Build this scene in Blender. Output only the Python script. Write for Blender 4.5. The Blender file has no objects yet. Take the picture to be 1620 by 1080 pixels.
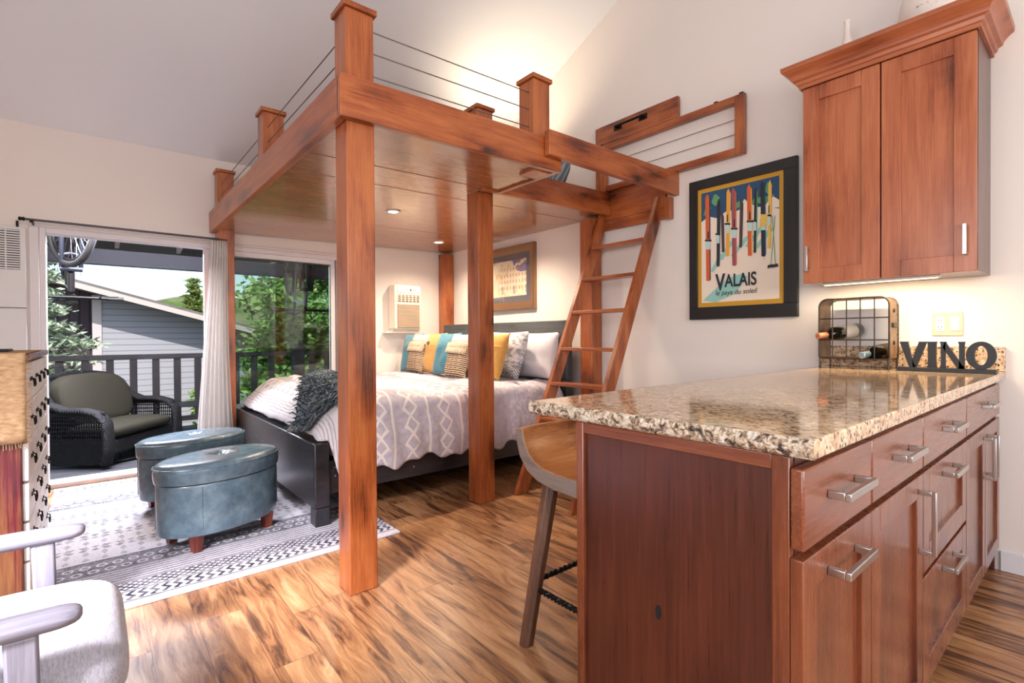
import bpy, bmesh, math, random
from mathutils import Vector, Matrix, noise
from math import sin, cos, pi, radians, sqrt, atan2, exp
random.seed(7)
SC = bpy.context.scene
COL = SC.collection

# ------------------------------------------------------------------ colours and materials
def lin(c):
    o = []
    for v in c[:3]:
        v = v / 255.0
        o.append(v / 12.92 if v <= 0.04045 else ((v + 0.055) / 1.055) ** 2.4)
    return (o[0], o[1], o[2], 1.0)

class E:
    """float expression on shader sockets"""
    def __init__(s, m, sock): s.m = m; s.s = sock
    def _b(s, op, o, rev=False):
        a, b = (o, s) if rev else (s, o)
        return s.m.math(op, a, b)
    def __add__(s, o): return s._b('ADD', o)
    def __radd__(s, o): return s._b('ADD', o)
    def __sub__(s, o): return s._b('SUBTRACT', o)
    def __rsub__(s, o): return s._b('SUBTRACT', o, True)
    def __mul__(s, o): return s._b('MULTIPLY', o)
    def __rmul__(s, o): return s._b('MULTIPLY', o)
    def __truediv__(s, o): return s._b('DIVIDE', o)
    def lt(s, o): return s._b('LESS_THAN', o)
    def gt(s, o): return s._b('GREATER_THAN', o)
    def mod(s, o): return s._b('FLOORED_MODULO', o)
    def floor(s): return s.m.math('FLOOR', s)
    def fract(s): return s.m.math('FRACT', s)
    def abs(s): return s.m.math('ABSOLUTE', s)
    def sin(s): return s.m.math('SINE', s)
    def max(s, o): return s._b('MAXIMUM', o)
    def min(s, o): return s._b('MINIMUM', o)
    def tri(s): return (s.fract() - 0.5).abs() * 2.0      # 1 at integers, 0 halfway
    def between(s, a, b): return s.gt(a) * s.lt(b)

class M:
    def __init__(s, name, rough=0.6, metal=0.0, spec=0.5, coat=0.0, coatr=0.1, sheen=0.0):
        s.mat = bpy.data.materials.new(name); s.mat.use_nodes = True
        s.nt = s.mat.node_tree; s.nt.nodes.clear()
        s.out = s.nt.nodes.new('ShaderNodeOutputMaterial')
        s.b = s.nt.nodes.new('ShaderNodeBsdfPrincipled')
        s.nt.links.new(s.b.outputs[0], s.out.inputs[0])
        s.b.inputs['Roughness'].default_value = rough
        s.b.inputs['Metallic'].default_value = metal
        s.b.inputs['Specular IOR Level'].default_value = spec
        s.b.inputs['Coat Weight'].default_value = coat
        s.b.inputs['Coat Roughness'].default_value = coatr
        s.b.inputs['Sheen Weight'].default_value = sheen
        s._tc = None
    def n(s, t): return s.nt.nodes.new(t)
    def link(s, a, b): s.nt.links.new(a, b)
    def put(s, v, sock):
        if isinstance(v, E): s.link(v.s, sock)
        elif hasattr(v, 'is_output'): s.link(v, sock)
        else: sock.default_value = v
    def math(s, op, a, b=None):
        n = s.n('ShaderNodeMath'); n.operation = op
        s.put(a, n.inputs[0])
        if b is not None: s.put(b, n.inputs[1])
        return E(s, n.outputs[0])
    def co(s, k='Object'):
        if s._tc is None: s._tc = s.n('ShaderNodeTexCoord')
        return s._tc.outputs[k]
    def geo(s, k='Position'):
        return s.n('ShaderNodeNewGeometry').outputs[k]
    def xyz(s, v):
        n = s.n('ShaderNodeSeparateXYZ'); s.link(v, n.inputs[0])
        return [E(s, n.outputs[i]) for i in range(3)]
    def vec(s, x, y, z=0.0):
        n = s.n('ShaderNodeCombineXYZ')
        for i, v in enumerate((x, y, z)): s.put(v, n.inputs[i])
        return n.outputs[0]
    def map(s, v, sc=(1, 1, 1), loc=(0, 0, 0), rot=(0, 0, 0)):
        n = s.n('ShaderNodeMapping'); s.link(v, n.inputs[0])
        n.inputs['Scale'].default_value = sc; n.inputs['Location'].default_value = loc
        n.inputs['Rotation'].default_value = rot
        return n.outputs[0]
    def vadd(s, a, b):
        n = s.n('ShaderNodeVectorMath'); n.operation = 'ADD'; s.link(a, n.inputs[0]); s.link(b, n.inputs[1]); return n.outputs[0]
    def noise(s, v, scale=5, det=4, rough=0.55, dist=0.0, color=False):
        n = s.n('ShaderNodeTexNoise'); s.link(v, n.inputs['Vector'])
        n.inputs['Scale'].default_value = scale; n.inputs['Detail'].default_value = det
        n.inputs['Roughness'].default_value = rough; n.inputs['Distortion'].default_value = dist
        return n.outputs['Color'] if color else E(s, n.outputs['Fac'])
    def vor(s, v, scale=5, feat='F1', color=False):
        n = s.n('ShaderNodeTexVoronoi'); n.feature = feat; s.link(v, n.inputs['Vector'])
        n.inputs['Scale'].default_value = scale
        return n.outputs['Color'] if color else E(s, n.outputs['Distance'])
    def white(s, v):
        n = s.n('ShaderNodeTexWhiteNoise'); n.noise_dimensions = '3D'; s.link(v, n.inputs['Vector'])
        return E(s, n.outputs['Value'])
    def ramp(s, f, stops, interp='LINEAR'):
        n = s.n('ShaderNodeValToRGB'); s.put(f, n.inputs[0]); r = n.color_ramp; r.interpolation = interp
        while len(r.elements) < len(stops): r.elements.new(0.5)
        for e, (p, c) in zip(r.elements, stops):
            e.position = p; e.color = lin(c) if max(c) > 1.0 else (c[0], c[1], c[2], 1)
        return n.outputs[0]
    def f(s, f, a, b, c=0.0, d=1.0):
        n = s.n('ShaderNodeMapRange'); s.put(f, n.inputs[0])
        for i, v in enumerate((a, b, c, d)): n.inputs[1 + i].default_value = v
        return E(s, n.outputs[0])
    def mix(s, fac, a, b, mode='MIX'):
        n = s.n('ShaderNodeMix'); n.data_type = 'RGBA'; n.blend_type = mode
        s.put(fac, n.inputs[0])
        for v, i in ((a, 6), (b, 7)):
            if isinstance(v, tuple): n.inputs[i].default_value = lin(v)
            else: s.link(v, n.inputs[i])
        return n.outputs[2]
    def col(s, v):
        if isinstance(v, tuple): s.b.inputs['Base Color'].default_value = lin(v)
        else: s.link(v, s.b.inputs['Base Color'])
        return s
    def rough(s, v): s.put(v, s.b.inputs['Roughness']); return s
    def bump(s, h, strength=0.3, dist=0.01):
        n = s.n('ShaderNodeBump'); s.put(h, n.inputs['Height'])
        n.inputs['Strength'].default_value = strength; n.inputs['Distance'].default_value = dist
        s.link(n.outputs[0], s.b.inputs['Normal']); return s
    def emit(s, c, st):
        s.b.inputs['Emission Color'].default_value = lin(c); s.b.inputs['Emission Strength'].default_value = st; return s

MATS = {}
def plain(name, c, rough=0.6, metal=0.0, spec=0.5, coat=0.0, var=0.0, vscale=8, bump=0.0, bscale=60, sheen=0.0):
    """one colour with a little procedural variation"""
    if name in MATS: return MATS[name]
    m = M(name, rough, metal, spec, coat, sheen=sheen)
    if var > 0:
        k = m.noise(m.co(), vscale, 4)
        m.col(m.ramp(k, [(0.25, tuple(max(0, v * (1 - var)) + 1.01 for v in c)), (0.75, tuple(min(255, v * (1 + var)) for v in c))]))
    else: m.col(c)
    if bump > 0: m.bump(m.noise(m.co(), bscale, 3), bump, 0.004)
    MATS[name] = m.mat; return m.mat

def wood(name, axis, dark, mid, light, rough=0.38, coat=0.25, knots=1.0, scale=1.0, seed=0.0):
    """grain along axis 'x','y','z' in object space"""
    key = name + '_' + axis
    if key in MATS: return MATS[key]
    m = M(key, rough, 0, 0.45, coat, 0.25)
    st = {'x': (0.09, 1, 1), 'y': (1, 0.09, 1), 'z': (1, 1, 0.09)}[axis]
    kt = {'x': (0.38, 1, 1), 'y': (1, 0.38, 1), 'z': (1, 1, 0.38)}[axis]
    p = m.map(m.co(), loc=(seed, seed * 1.7, seed * 0.6))
    kw = m.vadd(m.map(p, kt), m.map(m.noise(p, 22, 2, color=True), (0.035, 0.035, 0.035)))
    kd = m.vor(kw, 6.4 * scale)
    kn = m.f(kd, 0.04, 0.20, 1.0, 0.0)
    pull = m.f(kd, 0.0, 0.5, 0.22, 0.0)
    g0 = m.noise(m.map(p, st), 26 * scale, 5, 0.6, 0.6)
    g1 = m.noise(m.map(p, tuple(v if v == 1 else 0.035 for v in st)), 190 * scale, 3, 0.65)
    g2 = m.noise(m.map(p, kt), 3.2 * scale, 3, 0.5, 0.8)
    g = g0 * 0.40 + g1 * 0.36 + g2 * 0.38 - pull
    c = m.ramp(g, [(0.34, dark), (0.49, mid), (0.66, light)])
    if knots > 0:
        vc = m.xyz(m.vor(kw, 6.4 * scale, color=True))[0]
        kk = kn * kn * vc.gt(0.25) * knots
        c = m.mix(kk, c, tuple(max(1.01, v * 0.34) for v in dark))
    m.col(c)
    m.rough(m.f(g1, 0.2, 0.8, rough - 0.06, rough + 0.1))
    m.bump(g0, 0.08, 0.004)
    MATS[key] = m.mat; return m.mat

# ------------------------------------------------------------------ mesh building
ORG = [Vector((0, 0, 0))]
class MB:
    def __init__(s): s.v = []; s.f = []; s.uv = None; s.mi = []; s.cm = 0
    def quadgrid(s, fn, nu, nv, cu=False, cv=False, flip=False, uv=False):
        """fn(u,v) in 0..1; closed in u / v on request"""
        b = len(s.v)
        mu = nu if cu else nu + 1; mv = nv if cv else nv + 1
        for j in range(mv):
            for i in range(mu):
                s.v.append(Vector(fn(i / nu, j / nv)))
        for j in range(nv):
            for i in range(nu):
                a = b + j * mu + i; c = b + j * mu + (i + 1) % mu
                d = b + ((j + 1) % mv) * mu + (i + 1) % mu; e = b + ((j + 1) % mv) * mu + i
                s.f.append((a, e, d, c) if flip else (a, c, d, e)); s.mi.append(s.cm)
        return s
    def poly(s, pts): 
        b = len(s.v); s.v += [Vector(p) for p in pts]; s.f.append(tuple(range(b, b + len(pts)))); s.mi.append(s.cm); return s
    def box(s, x0, x1, y0, y1, z0, z1):
        if x0 > x1: x0, x1 = x1, x0
        if y0 > y1: y0, y1 = y1, y0
        if z0 > z1: z0, z1 = z1, z0
        b = len(s.v)
        s.v += [Vector(p) for p in ((x0, y0, z0), (x1, y0, z0), (x1, y1, z0), (x0, y1, z0), (x0, y0, z1), (x1, y0, z1), (x1, y1, z1), (x0, y1, z1))]
        for q in ((0, 3, 2, 1), (4, 5, 6, 7), (0, 1, 5, 4), (1, 2, 6, 5), (2, 3, 7, 6), (3, 0, 4, 7)):
            s.f.append(tuple(b + i for i in q)); s.mi.append(s.cm)
        return s
    def obox(s, c, ax, ay, az, sx, sy, sz):
        """oriented box: centre, unit axes, half sizes"""
        b = len(s.v); c = Vector(c); ax, ay, az = Vector(ax) * sx, Vector(ay) * sy, Vector(az) * sz
        for k in (-1, 1):
            for (i, j) in ((-1, -1), (1, -1), (1, 1), (-1, 1)): s.v.append(c + ax * i + ay * j + az * k)
        for q in ((0, 3, 2, 1), (4, 5, 6, 7), (0, 1, 5, 4), (1, 2, 6, 5), (2, 3, 7, 6), (3, 0, 4, 7)):
            s.f.append(tuple(b + i for i in q)); s.mi.append(s.cm)
        return s
    def bar(s, p, q, w, h, up=(0, 0, 1)):
        """square bar from p to q"""
        p, q = Vector(p), Vector(q); d = (q - p); L = d.length; d.normalize()
        u = Vector(up); a = d.cross(u)
        if a.length < 1e-4: a = d.cross(Vector((1, 0, 0)))
        a.normalize(); b = a.cross(d)
        return s.obox((p + q) / 2, d, a, b, L / 2, w / 2, h / 2)
    def prism(s, pts, ext):
        """planar polygon pts extruded by vector ext"""
        b = len(s.v); n = len(pts); e = Vector(ext)
        s.v += [Vector(p) for p in pts] + [Vector(p) + e for p in pts]
        s.f.append(tuple(b + i for i in reversed(range(n)))); s.f.append(tuple(b + n + i for i in range(n))); s.mi += [s.cm] * 2
        for i in range(n):
            j = (i + 1) % n; s.f.append((b + i, b + j, b + n + j, b + n + i)); s.mi.append(s.cm)
        return s
    def tube(s, pts, r, n=8, closed=False, cap=True):
        pts = [Vector(p) for p in pts]; m = len(pts); b = len(s.v)
        rr = r if isinstance(r, (list, tuple)) else [r] * m
        prev = None
        for i, p in enumerate(pts):
            if closed: t = pts[(i + 1) % m] - pts[i - 1]
            else: t = pts[min(i + 1, m - 1)] - pts[max(i - 1, 0)]
            if t.length < 1e-9: t = Vector((0, 0, 1))
            t.normalize()
            if prev is None:
                a = t.orthogonal().normalized()
            else:
                a = prev - t * prev.dot(t)
                a = a.normalized() if a.length > 1e-6 else t.orthogonal().normalized()
            prev = a; c = t.cross(a)
            for k in range(n):
                w = 2 * pi * k / n
                s.v.append(p + (a * cos(w) + c * sin(w)) * rr[i])
        for i in range(m if closed else m - 1):
            for k in range(n):
                i2 = (i + 1) % m
                s.f.append((b + i * n + k, b + i * n + (k + 1) % n, b + i2 * n + (k + 1) % n, b + i2 * n + k)); s.mi.append(s.cm)
        if cap and not closed:
            s.f.append(tuple(b + k for k in reversed(range(n)))); s.f.append(tuple(b + (m - 1) * n + k for k in range(n))); s.mi += [s.cm] * 2
        return s
    def lathe(s, prof, c=(0, 0, 0), n=32, ax=(0, 0, 1), sx=1.0, sy=1.0, cap=True):
        """profile [(r,h)], turned about ax through c"""
        ax = Vector(ax).normalized(); a = Vector((1, 0, 0)) if abs(ax.z) > 0.9 else ax.orthogonal().normalized()
        bb = ax.cross(a); c = Vector(c); b = len(s.v); m = len(prof)
        for (r, h) in prof:
            for k in range(n):
                w = 2 * pi * k / n
                s.v.append(c + a * (r * cos(w) * sx) + bb * (r * sin(w) * sy) + ax * h)
        for i in range(m - 1):
            for k in range(n):
                s.f.append((b + i * n + k, b + i * n + (k + 1) % n, b + (i + 1) * n + (k + 1) % n, b + (i + 1) * n + k)); s.mi.append(s.cm)
        if cap and prof[0][0] > 1e-6: s.f.append(tuple(b + k for k in reversed(range(n)))); s.mi.append(s.cm)
        if cap and prof[-1][0] > 1e-6: s.f.append(tuple(b + (m - 1) * n + k for k in range(n))); s.mi.append(s.cm)
        return s
    def sphere(s, c, r, n=16, m=10, sx=1, sy=1, sz=1):
        pr = [(r * sin(pi * i / m), -r * cos(pi * i / m) * sz) for i in range(m + 1)]
        pr[0] = (1e-7, -r * sz); pr[-1] = (1e-7, r * sz)
        return s.lathe(pr, c, n, sx=sx, sy=sy)
    def xf(s, fn, start=0):
        for i in range(start, len(s.v)): s.v[i] = Vector(fn(s.v[i]))
        return s
    def build(s, name, mat, parent=None, smooth=False, bevel=0.0, seg=2, sub=0, angle=40, weld=False):
        me = bpy.data.meshes.new(name)
        o = ORG[-1]
        me.from_pydata([tuple(v - o) for v in s.v], [], s.f)
        mats = mat if isinstance(mat, (list, tuple)) else [mat]
        for m in mats: me.materials.append(m)
        if len(mats) > 1:
            for p, i in zip(me.polygons, s.mi): p.material_index = i
        if weld:
            bm = bmesh.new(); bm.from_mesh(me); bmesh.ops.remove_doubles(bm, verts=bm.verts, dist=1e-5); bm.to_mesh(me); bm.free()
        bm = bmesh.new(); bm.from_mesh(me); bmesh.ops.recalc_face_normals(bm, faces=bm.faces); bm.to_mesh(me); bm.free()
        if smooth or bevel > 0:
            for p in me.polygons: p.use_smooth = True
            me.set_sharp_from_angle(angle=radians(angle))
        ob = bpy.data.objects.new(name, me); COL.objects.link(ob)
        if parent is not None: ob.parent = parent
        else: ob.location = o
        if bevel > 0:
            b = ob.modifiers.new('bevel', 'BEVEL'); b.width = bevel; b.segments = seg; b.limit_method = 'ANGLE'; b.angle_limit = radians(35); b.harden_normals = False
        if sub > 0:
            b = ob.modifiers.new('sub', 'SUBSURF'); b.levels = sub; b.render_levels = sub
        return ob

def tag(o, label, cat, group=None):
    o['label'] = label; o['category'] = cat
    if group: o['group'] = group
    return o
def thing(name, label, cat, loc=(0, 0, 0), group=None, rz=0.0):
    o = bpy.data.objects.new(name, None); COL.objects.link(o); o.location = loc; o.rotation_euler = (0, 0, rz)
    o.empty_display_size = 0.1
    tag(o, label, cat, group)
    ORG[-1] = Vector(loc) if rz == 0.0 else Vector((0, 0, 0))   # rotated things are written in local coordinates
    return o
def org(x=0, y=0, z=0): ORG[-1] = Vector((x, y, z))
def struct(name, mb, mat, **k):
    org(); o = mb.build(name, mat, **k); o['kind'] = 'structure'; return o
def dup(root, loc, rz=None, label=None, group=None):
    r = root.copy(); COL.objects.link(r); r.location = loc
    if rz is not None: r.rotation_euler = (0, 0, rz)
    if label: r['label'] = label
    if group: r['group'] = group
    for ch in list(root.children):
        c = ch.copy(); COL.objects.link(c); c.parent = r
        for g in list(ch.children):
            d = g.copy(); COL.objects.link(d); d.parent = c
    return r
def smooth01(x):
    x = min(1, max(0, x)); return x * x * (3 - 2 * x)
def nz(x, y, z=0.0): return noise.noise(Vector((x, y, z)))

# ------------------------------------------------------------------ shared dimensions (metres)
W, D = 3.24, 5.04            # right wall plane Y, far wall plane X
LW, BW = -1.5, -2.3          # left wall Y, back wall X
ZC, SL = 2.665, 0.4427       # ceiling height at far wall and slope
RX = 1.0                     # ridge
def ceil_z(x): return ZC + SL * (D - x) if x > RX else ZC + SL * (D - RX) - 0.55 * (RX - x)

# ================================================================== materials
ALD = ((80, 35, 15), (143, 71, 33), (176, 101, 54))      # knotty alder of the loft
def alder(ax): return wood('alder', ax, *ALD, rough=0.34, coat=0.3, knots=0.85)
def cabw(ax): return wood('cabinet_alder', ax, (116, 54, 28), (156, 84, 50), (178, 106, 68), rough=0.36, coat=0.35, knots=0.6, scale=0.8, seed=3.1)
def cabf(ax): return wood('base_alder', ax, (64, 27, 13), (104, 50, 27), (128, 68, 40), rough=0.24, coat=0.6, knots=0.5, scale=0.8, seed=2.2)  # cabinet alder darkened for the base fronts, their weaker light put into colour
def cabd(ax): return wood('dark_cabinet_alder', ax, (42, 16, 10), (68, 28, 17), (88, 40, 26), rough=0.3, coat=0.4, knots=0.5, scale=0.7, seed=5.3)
def espresso(ax): return wood('espresso', ax, (20, 19, 22), (32, 31, 35), (46, 45, 50), rough=0.3, coat=0.35, knots=0, seed=2)
WALL = plain('wall_paint', (229, 221, 215), 0.85, spec=0.2, bump=0.05, bscale=220)
CEIL = plain('ceiling_paint', (226, 229, 233), 0.9, spec=0.15, bump=0.05, bscale=180)
TRIM = plain('white_trim', (222, 220, 224), 0.45)
DOORW = plain('door_frame_vinyl', (214, 208, 210), 0.4)
STEEL = plain('brushed_nickel', (196, 194, 192), 0.28, metal=1.0)
BLACKM = plain('black_metal', (22, 22, 24), 0.45, metal=0.6)
IRON = plain('aged_iron', (70, 60, 52), 0.45, metal=0.8, var=0.25, vscale=25)
CABLE = plain('steel_cable', (120, 110, 100), 0.4, metal=0.8)
WHITEP = plain('white_plastic', (236, 230, 222), 0.4)
DARKP = plain('dark_plastic', (40, 38, 38), 0.5)
RUBBER = plain('black_rubber', (20, 20, 22), 0.7)

def glass_mat(name, tint, refl):
    m = M(name); nt = m.nt
    t = m.n('ShaderNodeBsdfTransparent'); t.inputs[0].default_value = lin(tint)
    g = m.n('ShaderNodeBsdfGlossy'); g.inputs['Roughness'].default_value = 0.01
    fr = m.n('ShaderNodeFresnel'); fr.inputs[0].default_value = 1.5
    x = m.n('ShaderNodeMixShader'); k = E(m, fr.outputs[0]) * refl
    m.link(k.s, x.inputs[0]); m.link(t.outputs[0], x.inputs[1]); m.link(g.outputs[0], x.inputs[2]); m.link(x.outputs[0], m.out.inputs[0])
    return m.mat
GLASS = glass_mat('window_glass', (236, 242, 240), 1.0)
PICGLASS = glass_mat('picture_glass', (254, 254, 254), 0.22)

def floor_mat():
    m = M('acacia_floor', 0.3, spec=0.5, coat=0.10, coatr=0.2)
    x, y, z = m.xyz(m.co())
    row = (y / 0.152).floor()
    off = m.white(m.vec(row, 3.0, 1.0)) * 1.22
    q = (x + off) / 1.22
    cell = q.floor()
    pid = m.white(m.vec(row, cell, 7.0)); pid2 = m.white(m.vec(cell, row, 2.0))
    v = m.vec(x + pid * 9.0, y + pid2 * 5.0, pid * 3.0)
    warp = m.noise(m.map(v, (3.2, 7.0, 1)), 1.0, 3)
    v2 = m.vec(x + pid * 9.0, y + pid2 * 5.0 + warp * 0.06, pid * 3.0)
    vein = m.noise(m.map(v2, (2.3, 19.0, 1)), 1.0, 6, 0.62, 1.0)
    fine = m.noise(m.map(v2, (6.0, 120.0, 1)), 1.0, 3, 0.6)
    broad = m.noise(m.map(v2, (0.9, 5.0, 1)), 1.0, 2, 0.5, 0.5)
    g = vein * 0.78 + fine * 0.16 + broad * 0.12 + (pid - 0.5) * 0.09
    c = m.ramp(g, [(0.35, (58, 36, 28)), (0.44, (104, 68, 46)), (0.51, (152, 104, 68)), (0.60, (180, 132, 90)), (0.74, (204, 160, 118))])
    # dark heartwood smudges with a shape of their own
    kd = m.vor(m.map(v2, (1.3, 5.5, 1)), 1.7)
    kn = m.f(kd, 0.03, 0.22, 0.85, 0.0) * m.f(vein, 0.35, 0.6, 1.0, 0.35)
    c = m.mix(kn, c, (66, 36, 26))
    sy = (y / 0.152).fract(); sx = q.fract()
    seam = (sy.lt(0.014) + sx.lt(0.0025)).min(1.0)
    c = m.mix(seam * 0.55, c, (58, 34, 24))
    m.col(c)
    m.rough(m.f(vein, 0.3, 0.7, 0.36, 0.26))
    m.bump(fine * 0.4 - seam * 0.8, 0.12, 0.004)
    return m.mat

# ================================================================== the setting
struct('floor', MB().box(BW, D + 0.03, LW, W, -0.12, 0.0), floor_mat())
# right wall (gable following the ridge)
zt = ceil_z(RX)
struct('wall_right', MB().prism([(BW, W, -0.1), (D + 0.14, W, -0.1), (D + 0.14, W, ceil_z(D + 0.14)), (RX, W, zt), (BW, W, ceil_z(BW))], (0, 0.14, 0)), WALL)
# left wall with a wide window band behind the camera's left shoulder
LWIN = (-1.6, 1.4, 0.85, 2.45)
mb = MB()
mb.prism([(BW, LW, -0.1), (LWIN[0], LW, -0.1), (LWIN[0], LW, ceil_z(LWIN[0])), (BW, LW, ceil_z(BW))], (0, -0.14, 0))
mb.prism([(LWIN[1], LW, -0.1), (D + 0.14, LW, -0.1), (D + 0.14, LW, ceil_z(D + 0.14)), (LWIN[1], LW, ceil_z(LWIN[1]))], (0, -0.14, 0))
mb.box(LWIN[0], LWIN[1], LW - 0.14, LW, -0.1, LWIN[2])
mb.prism([(LWIN[0], LW, LWIN[3]), (LWIN[1], LW, LWIN[3]), (LWIN[1], LW, ceil_z(LWIN[1])), (RX, LW, zt), (LWIN[0], LW, ceil_z(LWIN[0]))], (0, -0.14, 0))
struct('wall_left', mb, WALL)
# back wall with a window
BWIN = (-0.9, 2.3, 0.95, 2.3)
mb = MB().box(BW - 0.14, BW, LW - 0.14, BWIN[0], -0.1, ceil_z(BW)).box(BW - 0.14, BW, BWIN[1], W + 0.14, -0.1, ceil_z(BW))
mb.box(BW - 0.14, BW, BWIN[0], BWIN[1], -0.1, BWIN[2]).box(BW - 0.14, BW, BWIN[0], BWIN[1], BWIN[3], ceil_z(BW))
struct('wall_back', mb, WALL)
# far wall with the sliding door opening
DY0, DY1, DZ = -0.285, 1.95, 1.925
mb = MB().box(D, D + 0.14, LW - 0.14, DY0, -0.1, ceil_z(D)).box(D, D + 0.14, DY1, W + 0.14, -0.1, ceil_z(D)).box(D, D + 0.14, DY0, DY1, DZ, ceil_z(D))
struct('wall_far', mb, WALL)
# ceiling: two slopes meeting at a ridge
mb = MB()
mb.prism([(RX, LW - 0.14, zt), (D + 0.14, LW - 0.14, ceil_z(D + 0.14)), (D + 0.14, W + 0.14, ceil_z(D + 0.14)), (RX, W + 0.14, zt)], (0, 0, 0.15))
mb.prism([(BW - 0.14, LW - 0.14, ceil_z(BW - 0.14)), (RX, LW - 0.14, zt), (RX, W + 0.14, zt), (BW - 0.14, W + 0.14, ceil_z(BW - 0.14))], (0, 0, 0.15))
struct('ceiling', mb, CEIL)
struct('baseboard_right', MB().box(BW, 0.33, W - 0.014, W, 0, 0.092), TRIM, bevel=0.004)
struct('baseboard_far', MB().box(D - 0.014, D, LW, DY0 - 0.07, 0, 0.09), TRIM, bevel=0.004)

# sliding door: outer frame, one glazed panel slid in front of the fixed one
org()
dr = bpy.data.objects.new('door_1', None); COL.objects.link(dr); dr.location = (D, 0.85, 0); dr['kind'] = 'structure'
ORG[-1] = Vector((D, 0.85, 0))
f = MB()
f.box(D - 0.015, D + 0.12, DY0, DY0 + 0.035, 0, DZ).box(D - 0.015, D + 0.12, DY1 - 0.035, DY1, 0, DZ)
f.box(D - 0.015, D + 0.12, DY0 + 0.035, DY1 - 0.035, DZ - 0.04, DZ).box(D - 0.035, D + 0.14, DY0 + 0.035, DY1 - 0.035, 0.0, 0.035)
f.box(D + 0.045, D + 0.052, DY0 + 0.035, DY1 - 0.035, 0.035, 0.05)
f.build('door_frame', DOORW, dr, bevel=0.004)
f = MB().box(D - 0.012, D, DY0 - 0.055, DY0, 0, DZ + 0.0).box(D - 0.012, D, DY0 - 0.055, DY1 + 0.06, DZ, DZ + 0.022).box(D - 0.012, D, DY1, DY1 + 0.06, 0, DZ)
f.build('door_casing', DOORW, dr, bevel=0.004)
for k, (ya, yb, xo) in enumerate(((0.755, 1.9, 0.02), (0.80, 1.915, 0.075))):
    sw = 0.042
    p = MB().box(D + xo, D + xo + 0.04, ya, ya + sw, 0.035, DZ - 0.04).box(D + xo, D + xo + 0.04, yb - sw, yb, 0.035, DZ - 0.04)
    p.box(D + xo, D + xo + 0.04, ya + sw, yb - sw, 0.035, 0.10).box(D + xo, D + xo + 0.04, ya + sw, yb - sw, DZ - 0.085, DZ - 0.04)
    pn = p.build('sliding_panel' if k == 0 else 'fixed_panel', DOORW, dr, bevel=0.003)
    MB().box(D + xo + 0.017, D + xo + 0.023, ya + sw - 0.004, yb - sw + 0.004, 0.096, DZ - 0.081).build('pane', GLASS, pn)
# windows behind the camera
for nm, (a, b, z0, z1), ax in (('window_1', LWIN, 'x'), ('window_2', BWIN, 'y')):
    org(); wn = bpy.data.objects.new(nm, None); COL.objects.link(wn); wn['kind'] = 'structure'
    f = MB()
    for (p, q, r0, r1) in ((a, a + 0.05, z0, z1), (b - 0.05, b, z0, z1), (a + 0.05, b - 0.05, z0, z0 + 0.05), (a + 0.05, b - 0.05, z1 - 0.05, z1), ((a + b) / 2 - 0.025, (a + b) / 2 + 0.025, z0 + 0.05, z1 - 0.05)):
        if ax == 'x': f.box(p, q, LW - 0.09, LW - 0.03, r0, r1)
        else: f.box(BW - 0.09, BW - 0.03, p, q, r0, r1)
    f.build('window_frame', DOORW, wn)

# ================================================================== loft
LT = 0.022
def lift(p):
    k = LT * (p.y - 0.83)
    return Vector((p.x, p.y, p.z + k * min(1, max(0, (p.z - 1.2) / 0.6))))
ZB, ZT = 2.017, 2.194
X0, Y0 = 2.074, 0.833
LP = thing('loft_platform', 'knotty alder timber loft built over the bed on square posts, with cable railing', 'loft', (X0, Y0, 0))
def lbuild(mb, name, mat, par, **k): return mb.xf(lift).build(name, mat, par, **k)
PW = 0.126
posts = [(X0, Y0, 2.50), (3.40, Y0, 2.52), (4.875, Y0, 2.52), (2.085, 1.915, 2.555), (2.66, 1.945, 2.60), (2.70, W - 0.135, 2.06), (D - 0.135, W - 0.135, 2.06)]
for i, (px, py, pz) in enumerate(posts):
    pb = MB()
    z0 = 0.0 if i in (0, 2, 4, 5, 6) else ZB + 0.02
    wx = PW
    pb.box(px, px + wx, py, py + PW, z0, pz)
    po = pb.build('post', alder('z'), LP, bevel=0.005)
    if i < 5:
        c = 0.012
        cb = MB().box(px - c, px + wx + c, py - c, py + PW + c, pz, pz + 0.018)
        cb.prism([(px - c, py - c, pz + 0.018), (px + wx + c, py - c, pz + 0.018), (px + wx + c, py + PW + c, pz + 0.018), (px - c, py + PW + c, pz + 0.018)], (0, 0, 0.006))
        cb.build('post_cap', alder('x'), po, bevel=0.003)
# rim beams (boards fixed to the faces of the posts)
BT = 0.04
lbuild(MB().box(X0 - BT * 0.35, D - 0.01, Y0 - BT, Y0 - 0.001, ZB, ZT), 'beam', alder('x'), LP, bevel=0.004)
lbuild(MB().box(X0 - BT, X0 - 0.001, Y0 - BT, 2.085, ZB, ZT), 'beam', alder('y'), LP, bevel=0.004)
lbuild(MB().box(2.58, 2.62, 1.93, W - 0.036, ZB + 0.0, ZT), 'beam', alder('y'), LP, bevel=0.004)
lbuild(MB().box(2.05, 2.58, 2.05, 2.085, ZB + 0.0, ZT), 'beam', alder('x'), LP, bevel=0.004)
lbuild(MB().box(D - 0.045, D - 0.012, Y0 + PW, W - 0.14, ZB + 0.03, ZT), 'beam', alder('y'), LP, bevel=0.004)
# hand rail board running from the front post across to the wall
MB().prism([(X0 - 0.085, 1.945, 2.105), (X0 - 0.085, W - 0.003, 2.105), (X0 - 0.085, W - 0.003, 2.265), (X0 - 0.085, 1.945, 2.245)], (0.042, 0, 0)).build('handrail_board', alder('y'), LP, bevel=0.004)
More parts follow.
